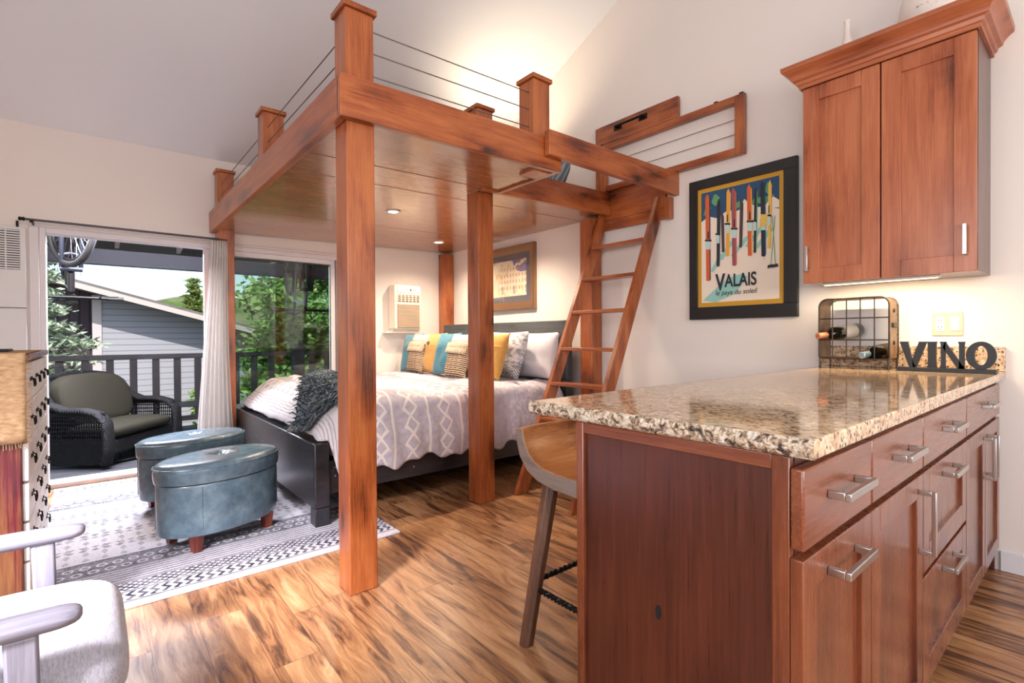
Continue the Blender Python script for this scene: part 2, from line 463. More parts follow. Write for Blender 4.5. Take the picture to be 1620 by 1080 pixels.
# soffit panels of satin plywood between the beams
PLY = wood('plywood', 'y', (138, 82, 46), (150, 92, 53), (164, 106, 64), rough=0.22, coat=0.75, knots=0, scale=0.5, seed=1.4)
_pb = PLY.node_tree.nodes['Principled BSDF']; _pb.inputs['Coat IOR'].default_value = 1.5; _pb.inputs['Coat Roughness'].default_value = 0.15
sx = [(2.078, 2.58, Y0 + 0.001, 2.048), (2.58, 2.90, Y0 + 0.001, 1.93), (2.90, 4.02, Y0 + 0.001, W - 0.003), (4.02, D - 0.05, Y0 + 0.001, W - 0.003), (2.622, 2.90, 1.93, W - 0.003)]
for (a, b, c, d) in sx:
    lbuild(MB().box(a + 0.004, b - 0.004, c, d, ZB + 0.012, ZB + 0.03), 'soffit_panel', PLY, LP, bevel=0.003)
# deck above
lbuild(MB().box(2.09, 2.58, Y0 + 0.005, 2.045, ZT - 0.05, ZT - 0.01), 'deck_panel', alder('x'), LP)
lbuild(MB().box(2.625, D - 0.05, Y0 + 0.005, W - 0.005, ZT - 0.05, ZT - 0.01), 'deck_panel', alder('x'), LP)
# cables
def cable(p, q): MB().tube([p, q], 0.0028, 6).build('railing_cable', CABLE, LP, smooth=True)
for z in (2.255, 2.355, 2.45):
    cable((X0 + 0.03, Y0 + PW, z), (X0 + 0.05, 1.915, z + 0.034))
    cable((X0 + PW, Y0 + 0.03, z - 0.055 + 0.03), (3.40, Y0 + 0.03, z - 0.055 + 0.03))
    cable((3.40 + PW, Y0 + 0.03, z - 0.03), (4.875, Y0 + 0.03, z - 0.03))
# recessed down lights in the soffit
LENS = M('downlight_lens').col((255, 240, 215)).emit((255, 214, 160), 14).mat
DL = [(4.40, 2.72), (3.47, 2.62), (3.47, 1.75), (4.40, 1.75)]
for (x, y) in DL:
    zz = ZB + 0.012 + LT * (y - 0.83)
    tr = MB().lathe([(0.034, -0.001), (0.056, -0.001), (0.058, -0.006), (0.050, -0.010), (0.036, -0.006)], (x, y, zz), 28, cap=False).build('downlight', TRIM, LP, smooth=True)
    MB().lathe([(0.0001, -0.004), (0.036, -0.004), (0.036, -0.001), (0.0001, -0.001)], (x, y, zz), 24).build('lens', LENS, tr, smooth=True)

# board on the wall behind the ladder (part of the loft landing), and the folded-back gate
lb = thing('ladder_backboard', 'wide knotty board fixed to the wall behind the top of the ladder', 'wood panel', (2.37, W - 0.02, 2.1))
bb = MB().box(2.085, 2.70, W - 0.035, W - 0.002, 2.035, 2.275); bb.build('board', alder('x'), lb, bevel=0.003)
MB().box(2.085, 2.70, W - 0.035, W - 0.002, 1.955, 2.033).build('board', alder('x'), lb, bevel=0.003)
MB().box(2.035, 2.083, W - 0.05, W - 0.002, 1.945, 2.10).build('cleat', alder('z'), lb, bevel=0.003)

gt = thing('loft_gate', 'open wooden gate frame strung with two wires, folded flat on the wall above the poster', 'gate', (2.1, W, 2.27))
gx0, gx1, gz0, gz1, gw = 1.502, 2.68, 2.262, 2.64, 0.058
MB().box(gx0, gx0 + gw, W - 0.06, W - 0.012, gz0, gz1).build('stile', alder('z'), gt, bevel=0.004)
MB().box(gx1 - gw, gx1, W - 0.06, W - 0.012, gz0, gz1).build('stile', alder('z'), gt, bevel=0.004)
MB().box(gx0 + gw, gx1 - gw, W - 0.06, W - 0.012, gz0, gz0 + 0.045).build('rail', alder('x'), gt, bevel=0.004)
MB().box(gx0 + gw, gx1 - gw, W - 0.06, W - 0.012, gz1 - 0.045, gz1).build('rail', alder('x'), gt, bevel=0.004)
for z in (2.40, 2.495): MB().tube([(gx0 + gw - 0.005, W - 0.035, z), (gx1 - gw + 0.005, W - 0.035, z)], 0.0026, 6).build('wire', CABLE, gt, smooth=True)
for x in (gx0 + 0.02, gx1 - 0.02, gx0 + 0.19): MB().box(x - 0.012, x + 0.012, W - 0.05, W - 0.002, gz1 - 0.002, gz1 + 0.012).build('hinge', BLACKM, gt)
MB().box(1.975, 2.70, W - 0.045, W - 0.012, 2.648, 2.80).build('top_board', alder('x'), gt, bevel=0.003)
hb = MB()
for x in (2.265, 2.50): hb.box(x - 0.035, x + 0.035, W - 0.052, W - 0.045, 2.725, 2.765); hb.box(x - 0.01, x + 0.01, W - 0.075, W - 0.05, 2.735, 2.755)
hb.tube([(2.265, W - 0.078, 2.745), (2.50, W - 0.078, 2.745)], 0.009, 8)
hb.build('pull_handle', BLACKM, gt)
MB().box(2.70, 2.735, W - 0.04, W - 0.002, 2.075, gz1 + 0.16).build('hinge_post', alder('z'), gt, bevel=0.003)

# ladder
ld = thing('ladder', 'leaning alder ladder with flat treads leading up to the loft', 'ladder', (2.4, 2.3, 0))
LSL = 0.443
def ly(z): return 2.245 + LSL * z
for xr in (2.645, 2.125):
    zt_ = 2.10 if xr > 2.3 else 2.12
    MB().prism([(xr, ly(0), 0), (xr, ly(0) + 0.105, 0), (xr, 3.2, (3.2 - 2.35) / LSL), (xr, 3.2, zt_), (xr, ly(zt_), zt_)], (0.034, 0, 0)).build('rail', alder('z'), ld, bevel=0.004)
for z in (0.27, 0.522, 0.768, 1.02, 1.295, 1.552, 1.81):
    MB().box(2.159, 2.645, ly(z) - 0.004, ly(z) + 0.108, z - 0.024, z).build('tread', alder('x'), ld, bevel=0.003)

# woven cushion on the loft
def cushion(name, label, cat, w, h, t, mat, loc, rot, group=None, puff=0.62, parts=None, seed=0, wob=0.012):
    """stuffed cushion standing in its local XZ plane, front towards -Y"""
    r = thing(name, label, cat, loc, group, rz=1e-9)
    r.rotation_euler = rot
    cover_mb = cushion_mesh(w, h, t, puff, seed, wob)
    c = cover_mb.build('cover', mat, r, smooth=True, angle=180, weld=True)
    if parts: parts(r, c)
    return r
def cushion_mesh(w, h, t, puff=0.62, seed=0, wob=0.012, n=22):
    mb = MB()
    def side(sg):
        def fn(u, v):
            a, b = 2 * u - 1, 2 * v - 1
            e = max(0.0, (1 - abs(a) ** 2.6)) ** puff * max(0.0, (1 - abs(b) ** 2.6)) ** puff
            px = a * w / 2 * (1 - 0.055 * (1 - b * b)) ; pz = b * h / 2 * (1 - 0.055 * (1 - a * a))
            wv = wob * nz(a * 1.7 + seed * 3.1, b * 1.7, sg + seed) * (e ** 0.5)
            return (px, sg * (t / 2 * e + wv), pz + h / 2)
        return fn
    mb.quadgrid(side(-1), n, n); mb.quadgrid(side(1), n, n, flip=True)
    return mb

# ================================================================== bed
bd = thing('bed_frame', 'dark espresso wooden bed frame with low footboard and plain headboard under the loft', 'bed', (3.93, 2.0, 0))
BX0, BX1 = 2.93, 4.95
ESX, ESY, ESZ = espresso('x'), espresso('y'), espresso('z')
MB().box(BX0, BX1, 0.972, 1.062, 0.115, 0.492).build('footboard', ESX, bd, bevel=0.008)
for x in (BX0, BX1 - 0.09): MB().box(x + 0.0, x + 0.085, 0.975, 1.059, 0.012, 0.114).build('leg', ESZ, bd, bevel=0.004)
for x in (BX0 + 0.02, BX1 - 0.05): MB().box(x, x + 0.03, 1.064, 3.028, 0.185, 0.375).build('side_rail', ESY, bd, bevel=0.003)
MB().box(BX0 + 0.052, BX1 - 0.052, 1.064, 3.028, 0.29, 0.37).build('slat_base', ESX, bd)
MB().box(BX0 - 0.02, BX1 - 0.14, 3.03, 3.098, 0.02, 1.238).build('headboard', wood('ebony', 'x', (38, 42, 46), (58, 62, 66), (80, 84, 88), rough=0.5, coat=0.1, knots=0, seed=9), bd, bevel=0.005)
sb = MB()
for (y, z) in ((1.10, 0.335), (1.10, 0.285), (1.33, 0.255), (1.62, 0.25)): sb.lathe([(0.0001, -0.003), (0.006, -0.002), (0.006, 0)], (BX0 + 0.02, y, z), 10, ax=(1, 0, 0))
sb.build('screw', STEEL, bd)
mt = MB().box(BX0 + 0.06, BX1 - 0.06, 1.085, 3.01, 0.378, 0.655)
mo = mt.build('mattress', plain('mattress_ticking', (225, 222, 218), 0.8), None, bevel=0.05, seg=3)
tag(mo, 'white mattress hidden under the quilted cover on the dark bed frame', 'mattress')

# ---- quilted cover: a mesh carrying (across, along) pattern coordinates
def duvet_mat():
    m = M('quilt_fabric', 0.85, spec=0.15, sheen=0.2)
    a = m.n('ShaderNodeAttribute'); a.attribute_name = 'pat'; a.attribute_type = 'GEOMETRY'
    u, v, _ = m.xyz(a.outputs['Vector'])            # u: arc from the near hem, v: metres from the foot
    wv = m.noise(m.co(), 9, 2) * 0.016 - 0.008
    vv = v + wv; uu = u + wv
    base = m.ramp(m.noise(m.co(), 30, 3), [(0.3, (186, 178, 188)), (0.7, (210, 202, 210))])
    white = (238, 230, 224); dark = (70, 66, 74)
    def line(c, wd): return (vv - c).abs().lt(wd)
    def diam(c, wd, per, th):
        a_ = (uu / per).tri() * wd
        ring = ((vv - c).abs() - a_ ).abs().lt(th)
        return ring * (vv - c).abs().lt(wd + th)
    pale = v.between(-1, 0.30)
    c = m.mix(pale, base, (214, 208, 210))
    tuft = line(0.445, 0.008) 
    for cc in (0.445, 0.705, 0.96): tuft = tuft.max(line(cc, 0.0085))
    for cc in (0.355, 0.575, 0.835): tuft = tuft.max(diam(cc, 0.046, 0.115, 0.0105))
    # dotted rows, fine stripes and greek key near the foot
    dots = ((vv * 55.0).sin() * (uu * 55.0).sin()).gt(0.25) * vv.between(0.135, 0.235)
    dots2 = ((vv * 60.0).sin() * (uu * 48.0).sin()).gt(0.1) * vv.between(1.02, 1.13)
    str_ = (vv * 60.0).fract().lt(0.35) * vv.between(0.02, 0.10)
    zig = ((uu / 0.055).tri() * 0.022 + vv)
    key = (zig / 0.0165).fract().lt(0.45) * vv.between(0.245, 0.325)
    key2 = ((uu / 0.05).tri() * 0.02 + vv) / 0.016
    key2 = key2.fract().lt(0.45) * vv.between(1.14, 1.23)
    fl = ((uu * 26.0).sin() * 0.5 + (vv * 95.0)).fract().lt(0.4) * vv.between(1.26, 1.36)
    pk = (dots.max(str_)).max(fl).max(dots2) * 0.55
    c = m.mix(pk, c, (120, 112, 116))
    c = m.mix(key.max(key2) * 0.85, c, dark)
    c = m.mix(tuft, c, white)
    cloud = m.noise(m.map(m.co(), (1, 1, 1)), 22, 4, 0.6).gt(0.56) * v.gt(1.40)
    c = m.mix(cloud * 0.55, c, (232, 226, 228))
    m.col(c)
    m.bump(tuft * 1.0 + pk * 0.4 + m.noise(m.co(), 260, 2) * 0.3 + m.noise(m.co(), 24, 3) * 0.9, 0.5, 0.012)
    return m.mat
HEM = 0.30
TOPZ = 0.742
def duvet():
    nu, nv = 130, 120
    # arc across the bed: near hem -> top -> far side
    def path(u, hem, top, ex):
        Lh = top - hem - 0.13; Lr = 0.13 * pi / 2; Lt = (BX1 - 0.03 - 0.13) - (BX0 - 0.012 + 0.13)
        tot = Lh + Lr + Lt + Lr + 0.10; s = u * tot
        xl = BX0 - 0.012
        if s < Lh: return xl - 0.018 * sin(pi * min(1, s / max(Lh, .01))), hem + s, s
        if s < Lh + Lr:
            a = (s - Lh) / 0.13
            return xl + 0.13 * (1 - cos(a)), top - 0.13 + 0.13 * sin(a), s
        if s < Lh + Lr + Lt:
            return xl + 0.13 + (s - Lh - Lr), top, s
        if s < Lh + 2 * Lr + Lt:
            a = (s - Lh - Lr - Lt) / 0.13
            return BX1 - 0.03 - 0.13 + 0.13 * sin(a), top - 0.13 + 0.13 * cos(a), s
        return BX1 - 0.03, top - 0.13 - (s - Lh - 2 * Lr - Lt), s
    vs, pat = [], []
    for j in range(nv + 1):
        t = j / nv
        y = 1.0 + t * 1.985
        d = y - 1.0
        # top profile from the footboard up to full height
        if d < 0.30: top = 0.535 + (TOPZ - 0.535) * sin(min(1, d / 0.30) * pi / 2) ** 0.75
        else: top = TOPZ
        top += 0.014 * sin(d * 5.0) - 0.010 * smooth01((d - 1.4) / 0.3)
        hem = HEM + 0.018 * sin(y * 16) + 0.014 * sin(y * 37 + 1) + 0.01 * sin(y * 7 + 2)
        if d < 0.10: hem = 0.505 + (hem - 0.505) * smooth01((d - 0.045) / 0.055)
        for i in range(nu + 1):
            u = i / nu
            x, z, s = path(u, hem, top, 0)
            yy = y
            wr = 0.011 * nz(x * 5, y * 7, z * 5) + 0.006 * nz(x * 14, y * 16, z * 9)
            if z > top - 0.02:
                # shallow quilting hollows
                z += 1.7 * wr + 0.02 * nz(x * 2.1, y * 2.3) - 0.006
            else:
                fold = 0.016 * sin(y * 21 + 3 * nz(y * 2, z * 2)) * smooth01((top - z) / 0.3)
                x += (-1 if x < 3.5 else 0.3) * (abs(wr) * 1.2 + abs(fold) * 0.9)
                yy += 0.03 * (top - z)
            if d < 0.05: z = max(z, 0.502); 
            if d < 0.12 and x < BX0 + 0.2: x += 0.02 * (1 - d / 0.12)
            vs.append((x, yy, z)); pat.append((s, d, 0))
    mb = MB(); mb.v = [Vector(p) for p in vs]
    w = nu + 1
    for j in range(nv):
        for i in range(nu):
            a = j * w + i; mb.f.append((a, a + 1, a + w + 1, a + w)); mb.mi.append(0)
    org()
    o = mb.build('quilt', duvet_mat(), None, smooth=True, angle=180)
    at = o.data.attributes.new('pat', 'FLOAT_VECTOR', 'POINT')
    at.data.foreach_set('vector', [c for p in pat for c in p])
    so = o.modifiers.new('thick', 'SOLIDIFY'); so.thickness = 0.012; so.offset = -1
    tag(o, 'lilac grey patterned quilt with white tufted diamonds spread over the bed', 'quilt')
duvet()

# ---- fluffy throw across the foot of the bed
def throw():
    m = M('chunky_yarn', 0.95, spec=0.1, sheen=0.4)
    m.col(m.ramp(m.noise(m.co(), 60, 4), [(0.3, (24, 36, 46)), (0.6, (48, 66, 78)), (0.8, (86, 106, 116))]))
    mat = m.mat
    t = thing('throw_blanket', 'dark blue-grey shaggy throw lying across the foot of the bed', 'blanket', (3.9, 1.3, 0.74))
    P, Q = Vector((3.07, 1.045, 0)), Vector((4.55, 1.60, 0))
    dr_ = (Q - P).normalized(); pr = Vector((-dr_.y, dr_.x, 0))
    L = (Q - P).length
    def topz(x, y):
        d = y - 1.0
        zt = 0.535 + (TOPZ - 0.535) * sin(min(1, max(0.0, d) / 0.30) * pi / 2) ** 0.75 if d < 0.30 else TOPZ
        return zt
    mb = MB()
    def fn(u, v):
        p = P + dr_ * (u * L) + pr * ((v - 0.5) * 0.30)
        e = (1 - abs(2 * v - 1) ** 3) * (1 - abs(2 * u - 1) ** 8)
        return (p.x, p.y, topz(p.x, p.y) + 0.012 + 0.055 * e + 0.012 * nz(p.x * 14, p.y * 14))
    mb.quadgrid(fn, 60, 16)
    def fb(u, v):
        p = P + dr_ * (u * L) + pr * ((v - 0.5) * 0.30)
        return (p.x, p.y, topz(p.x, p.y) + 0.010)
    mb.quadgrid(fb, 20, 6, flip=True)
    mb.build('blanket_body', mat, t, smooth=True, angle=180)
    rnd = random.Random(3); fr = MB()
    for k in range(1500):
        u, v = rnd.random(), rnd.random()
        p = Vector(fn(u, v)); a = rnd.uniform(0, 2 * pi); l = rnd.uniform(0.022, 0.055)
        q = p + Vector((cos(a) * l, sin(a) * l, rnd.uniform(0.002, 0.02)))
        mid = (p + q) / 2 + Vector((0, 0, 0.012))
        fr.tube([p - Vector((0, 0, 0.006)), mid, q], [0.006, 0.006, 0.0025], 4, cap=False)
    # fringe hanging over the foot end
    for k in range(90):
        v = rnd.random(); p = Vector(fn(rnd.uniform(0, 0.05), v))
        q = p + Vector((-rnd.uniform(0.02, 0.06), -rnd.uniform(0.03, 0.07), -rnd.uniform(-0.01, 0.035)))
        q.z = max(q.z, topz(q.x, q.y) + 0.018)
        fr.tube([p, (p + q) / 2 + Vector((0, 0, 0.01)), q], [0.006, 0.006, 0.003], 4, cap=False)
    o = fr.build('yarn_tufts', mat, t, smooth=True, angle=180); o['kind'] = 'stuff'
throw()

# ---- pillows
WHITEF = plain('white_cotton', (226, 222, 226), 0.9, spec=0.1, var=0.05, vscale=6, bump=0.15, bscale=40, sheen=0.2)
TEAL = plain('teal_fabric', (58, 122, 144), 0.9, spec=0.1, var=0.1, vscale=60, bump=0.3, bscale=300, sheen=0.3)
MUST = plain('mustard_fabric', (196, 150, 82), 0.9, spec=0.1, var=0.06, vscale=50, bump=0.3, bscale=300, sheen=0.3)
def sham_mat():
    m = M('sham_fabric', 0.9, spec=0.1)
    x, y, z = m.xyz(m.co())
    n_ = m.noise(m.co(), 16, 3)
    c = m.ramp(m.noise(m.map(m.co(), (1, 1, 2.0)), 20, 4), [(0.42, (150, 150, 156)), (0.52, (206, 202, 204)), (0.7, (222, 216, 214))])
    zig = ((x / 0.06).tri() * 0.04 + z) / 0.022
    k = zig.fract().lt(0.5) * z.between(0.0, 0.15)
    m.col(m.mix(k * 0.85, c, (66, 66, 78))); m.bump(n_, 0.4, 0.01)
    return m.mat
SHAM = sham_mat()
def stripe_mat():
    m = M('striped_kilim', 0.95, spec=0.1)
    x, y, z = m.xyz(m.co())
    zz = z + m.noise(m.co(), 12, 2) * 0.012
    c = m.ramp((zz * 30.0).fract(), [(0.0, (94, 78, 66)), (0.22, (94, 78, 66)), (0.28, (206, 178, 146)), (0.5, (206, 178, 146)), (0.56, (60, 52, 50)), (0.74, (60, 52, 50)), (0.8, (222, 204, 182))], 'CONSTANT')
    wh = z.gt(0.285)
    c = m.mix(wh, c, m.ramp((zz * 55).fract(), [(0, (232, 220, 204)), (0.7, (196, 172, 150))], 'CONSTANT'))
    st = (x * 90 + 0).sin().gt(0.2) * (zz * 30.0).fract().between(0.56, 0.74)
    c = m.mix(st * 0.5, c, (190, 170, 150))
    m.col(c); m.bump((zz * 60.0).sin() + m.noise(m.co(), 90, 3), 0.5, 0.008)
    return m.mat
STRIPE = stripe_mat()
FRINGE = plain('cream_fringe', (196, 176, 156), 0.95, spec=0.1, var=0.12, vscale=90)
BUTTON = plain('brown_button', (84, 52, 30), 0.35, coat=0.3)
def button_parts(w, h, t):
    def f(r, c):
        mb = MB(); 
        mb.lathe([(0.0001, 0.0), (0.020, 0.0), (0.022, 0.004), (0.020, 0.008), (0.0001, 0.007)], (0, -t / 2 - 0.006, h * 0.70), 20, ax=(0, -1, 0))
        mb.build('button', BUTTON, c, smooth=True)
        fl = MB()
        def fn(u, v):
            a = (2 * u - 1); e = max(0, 1 - abs(a) ** 2.6) ** 0.62; b = 0.4
            e2 = max(0, 1 - abs(2 * (0.70 + 0.03 * abs(a)) - 1) ** 2.6) ** 0.62
            zz = h * (0.645 + 0.045 * abs(a)) + v * 0.012
            bb = 2 * zz / h - 1
            ee = e * max(0, 1 - abs(bb) ** 2.6) ** 0.62
            return (a * w / 2 * 0.93, -(t / 2 * ee) - 0.006 * (1 - v), zz)
        fl.quadgrid(fn, 24, 2)
        fl.build('flap_edge', MUST, c, smooth=True, angle=180)
    return f
def fringe_parts(w, h, t):
    def f(r, c):
        rnd = random.Random(int(w * 1000)); mb = MB()
        for row in (0.60, 0.70):
            for k in range(70):
                a = -0.94 + 1.88 * k / 69
                zz = h * row + rnd.uniform(-.006, .006); bb = 2 * zz / h - 1
                e = max(0, 1 - abs(a) ** 2.6) ** 0.62 * max(0, 1 - abs(bb) ** 2.6) ** 0.62
                p = Vector((a * w / 2, -t / 2 * e - 0.004, zz + 0.02))
                q = p + Vector((rnd.uniform(-.006, .006), -0.016, -0.045 - rnd.uniform(0, .012)))
                mb.tube([p, p + Vector((0, -0.013, -0.012)), q], [0.004, 0.005, 0.003], 4, cap=False)
        o = mb.build('tassel_fringe', FRINGE, c, smooth=True, angle=180)
    return f
ZP = 0.748
# white sleeping pillows and shams behind, throw pillows in front
cushion('pillow', 'plump white pillow at the ladder end of the bed, against the headboard', 'pillow', 0.66, 0.40, 0.20, WHITEF, (3.26, 2.90, ZP), (-0.20, 0, 0.02), seed=1, wob=0.03)
cushion('pillow', 'white pillow against the headboard, half hidden behind the middle post', 'pillow', 0.66, 0.385, 0.20, WHITEF, (4.02, 2.90, ZP - 0.005), (-0.18, 0, 0.0), seed=2, wob=0.03)
cushion('pillow', 'white pillow at the corner post end of the headboard', 'pillow', 0.52, 0.37, 0.18, WHITEF, (4.60, 2.905, ZP - 0.005), (-0.16, 0, 0.0), seed=3, wob=0.03)
cushion('pillow_sham', 'grey and white patterned sham with a dark zigzag corner, right of the mustard pillow', 'pillow', 0.62, 0.42, 0.17, SHAM, (3.42, 2.70, ZP), (-0.30, 0, 0.10), seed=4, wob=0.02)
cushion('pillow_sham', 'grey and white sham behind the small striped pillow beside the middle post', 'pillow', 0.60, 0.40, 0.15, SHAM, (4.12, 2.715, ZP), (-0.28, 0, -0.02), seed=5, wob=0.02)
cushion('throw_pillow', 'mustard yellow pillow with one dark button, just right of the middle post', 'pillow', 0.50, 0.40, 0.17, MUST, (3.37, 2.485, ZP), (-0.30, 0, 0.03), parts=button_parts(0.50, 0.40, 0.17), seed=6)
cushion('throw_pillow', 'beige and brown striped pillow with fringe, just left of the middle post', 'pillow', 0.38, 0.40, 0.14, STRIPE, (3.66, 2.40, ZP), (-0.28, 0, 0.12), parts=fringe_parts(0.38, 0.40, 0.14), seed=7)
cushion('throw_pillow', 'plain teal pillow between the mustard and the striped pillows', 'pillow', 0.40, 0.41, 0.15, TEAL, (4.00, 2.50, ZP), (-0.26, 0, 0.05), seed=8)
cushion('throw_pillow', 'mustard yellow buttoned pillow left of the teal one', 'pillow', 0.40, 0.41, 0.15, MUST, (4.28, 2.53, ZP), (-0.25, 0, 0.06), parts=button_parts(0.40, 0.41, 0.15), seed=9)
cushion('throw_pillow', 'striped fringed pillow beside the teal pillow nearest the air conditioner', 'pillow', 0.38, 0.40, 0.14, STRIPE, (4.53, 2.50, ZP), (-0.24, 0, 0.10), parts=fringe_parts(0.381, 0.40, 0.14), seed=10)
cushion('throw_pillow', 'teal pillow at the far left end of the row, under the air conditioner', 'pillow', 0.38, 0.41, 0.14, TEAL, (4.70, 2.53, ZP - 0.01), (-0.20, 0, 0.02), seed=11)
WOVEN = M('woven_grey_blue', 0.9, spec=0.1); _x, _y, _z = WOVEN.xyz(WOVEN.co())
WOVEN.col(WOVEN.mix((_x * 260.0).sin().gt(0.1), (96, 110, 122), (140, 152, 158))).bump((_x * 260.0).sin(), 0.4, 0.006)
cushion('floor_pillow', 'grey-blue woven cushion lying up on the loft behind the inner beam', 'pillow', 0.42, 0.28, 0.18, WOVEN.mat, (2.93, 2.80, 2.235), (-0.5, 0, 0.3), seed=12)

# ================================================================== wall things beside the bed
ac = thing('air_conditioner', 'cream wall air conditioner with louvred front above the bed corner', 'air conditioner', (D, 2.66, 1.4))
CREAM = plain('cream_plastic', (240, 228, 212), 0.45)
GRIL = plain('grille_brown', (104, 82, 66), 0.6)  # brown grille backing behind the louvres
ay0, ay1, az0, az1, ax0 = 2.475, 2.79, 1.19, 1.665, D - 0.15
MB().box(ax0, D - 0.002, ay0, ay1, az0, az1).build('housing', CREAM, ac, bevel=0.012, seg=3)
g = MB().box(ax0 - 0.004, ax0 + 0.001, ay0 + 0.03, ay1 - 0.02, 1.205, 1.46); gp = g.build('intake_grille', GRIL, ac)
s_ = MB()
for k in range(19): 
    z = 1.212 + k * 0.0133; s_.box(ax0 - 0.010, ax0 - 0.004, ay0 + 0.03, ay1 - 0.02, z, z + 0.007)
s_.build('louvres', plain('louvre_cream', (206, 182, 160), 0.5), gp)
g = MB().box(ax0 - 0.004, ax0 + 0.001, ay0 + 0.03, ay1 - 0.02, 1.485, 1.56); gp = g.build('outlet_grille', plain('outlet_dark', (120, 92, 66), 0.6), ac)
s_ = MB()
for k in range(7):
    y = ay0 + 0.03 + k * (ay1 - ay0 - 0.05) / 6.0; s_.box(ax0 - 0.010, ax0 - 0.004, y - 0.004, y + 0.004, 1.485, 1.56)
for k in range(3): s_.box(ax0 - 0.008, ax0 - 0.004, ay0 + 0.03, ay1 - 0.02, 1.50 + k * 0.022, 1.505 + k * 0.022)
s_.build('vanes', CREAM, gp)
k_ = MB().box(ax0 - 0.006, ax0 + 0.001, ay0 + 0.03, ay1 - 0.02, 1.585, 1.645); cp = k_.build('control_panel', CREAM, ac, bevel=0.002)
kb = MB()
for k in range(6): kb.box(ax0 - 0.009, ax0 - 0.006, ay0 + 0.09 + k * 0.03, ay0 + 0.10 + k * 0.03, 1.608, 1.616)
kb.build('buttons', plain('button_brown', (170, 120, 96), 0.5), cp)
MB().box(ax0 - 0.009, ax0 - 0.006, 2.655, 2.669, 1.602, 1.626).build('display', DARKP, cp)
MB().box(D - 0.10, D - 0.002, 2.40, 2.80, 1.148, 1.166).prism([(D - 0.10, 2.47, 1.166), (D - 0.002, 2.47, 1.166), (D - 0.002, 2.47, 1.188), (D - 0.13, 2.47, 1.188)], (0, 0.32, 0)).build('support_ledge', CREAM, ac, bevel=0.003)

pf = thing('framed_picture', 'watercolour of buildings in a bronze frame with dark mat above the headboard', 'picture', (3.95, W, 1.7))
px0, px1, pz0, pz1 = 3.495, 4.50, 1.372, 2.0
def frame_parts(par, x0, x1, z0, z1, y, w, d, mat, name='frame'):
    mb = MB()
    pr = [(0, 0), (0, d), (w * 0.3, d), (w * 0.75, d * 0.65), (w, d * 0.55), (w, 0)]
    cs = [(x0, z0, 1, 1), (x1, z0, -1, 1), (x1, z1, -1, -1), (x0, z1, 1, -1)]
    b = len(mb.v)
    for (cx, cz, sx_, sz_) in cs:
        for (a, h) in pr: mb.v.append(Vector((cx + sx_ * a, y - h, cz + sz_ * a)))
    n = len(pr)
    for i in range(4):
        for k in range(n):
            mb.f.append((b + i * n + k, b + i * n + (k + 1) % n, b + ((i + 1) % 4) * n + (k + 1) % n, b + ((i + 1) % 4) * n + k)); mb.mi.append(0)
    return mb.build(name, mat, par, smooth=True, angle=25)
BRONZE = plain('bronze_frame', (150, 116, 86), 0.3, metal=0.75, coat=0.3)
frame_parts(pf, px0, px1, pz0, pz1, W - 0.002, 0.075, 0.035, BRONZE)
MB().box(px0 + 0.06, px1 - 0.06, W - 0.012, W - 0.004, pz0 + 0.06, pz1 - 0.06).build('mat_board', plain('slate_mat', (84, 84, 100), 0.8), pf)
def art_mat():
    m = M('watercolour', 0.8); x, y, z = m.xyz(m.co())
    n1 = m.noise(m.co(), 7, 4, 0.6, 0.8); n2 = m.noise(m.map(m.co(), (3, 1, 1)), 16, 3)
    c = m.ramp(n1 * 0.6 + n2 * 0.4, [(0.34, (226, 150, 104)), (0.42, (250, 216, 152)), (0.50, (255, 250, 230)), (0.64, (252, 228, 176)), (0.72, (214, 150, 150))])
    hill = (z - 0.08 - (x * 1.3 + n1 * 0.4)).gt(0.02) * z.gt(0.04)
    c = m.mix(hill * n1.gt(0.45), c, (132, 122, 170))
    win = ((x * 22).fract().lt(0.4) * (z * 16).fract().lt(0.5)) * z.between(-0.15, 0.1) * x.between(-0.42, 0.1)
    c = m.mix(win * 0.6, c, (196, 104, 70))
    fig = (x * 34).sin().gt(0.8) * z.between(-0.17, -0.09)
    c = m.mix(fig * 0.5, c, (70, 66, 110))
    m.col(c); return m.mat
MB().box(px0 + 0.135, px1 - 0.135, W - 0.015, W - 0.0125, pz0 + 0.135, pz1 - 0.135).build('painting', art_mat(), pf)
MB().box(px0 + 0.055, px1 - 0.055, W - 0.0185, W - 0.0165, pz0 + 0.055, pz1 - 0.055).build('glazing', PICGLASS, pf)

# ================================================================== posters and things on the right wall
def text_mesh(txt, size, font_shear=0.0, bold=0.0, width=1.0):
    cu = bpy.data.curves.new('lettering', 'FONT'); cu.body = txt; cu.size = size; cu.extrude = 0.0; cu.shear = font_shear; cu.offset = bold; cu.align_x = 'LEFT'
    ob = bpy.data.objects.new('lettering', cu); COL.objects.link(ob)
    dg = bpy.context.evaluated_depsgraph_get(); dg.update()
    me = bpy.data.meshes.new_from_object(ob.evaluated_get(dg))
    v = [Vector(x.co) for x in me.vertices]; f = [tuple(p.vertices) for p in me.polygons]
    bpy.data.objects.remove(ob); bpy.data.curves.remove(cu); bpy.data.meshes.remove(me)
    return v, f
ps = thing('ski_poster', 'large black framed ski poster reading VALAIS with an orange-gold border, on the right wall', 'poster', (1.545, W, 1.69))
qx0, qx1, qz0, qz1 = 1.196, 1.897, 1.212, 2.166
BLKF = plain('black_frame', (26, 26, 28), 0.42, coat=0.15)
fr = MB()
for (a, b, c, d) in ((qx0, qx1, qz0, qz0 + 0.083), (qx0, qx1, qz1 - 0.065, qz1), (qx0, qx0 + 0.078, qz0 + 0.083, qz1 - 0.065), (qx1 - 0.062, qx1, qz0 + 0.083, qz1 - 0.065)):
    fr.box(a, b, W - 0.032, W - 0.002, c, d)
fr.build('frame', BLKF, ps, bevel=0.003)
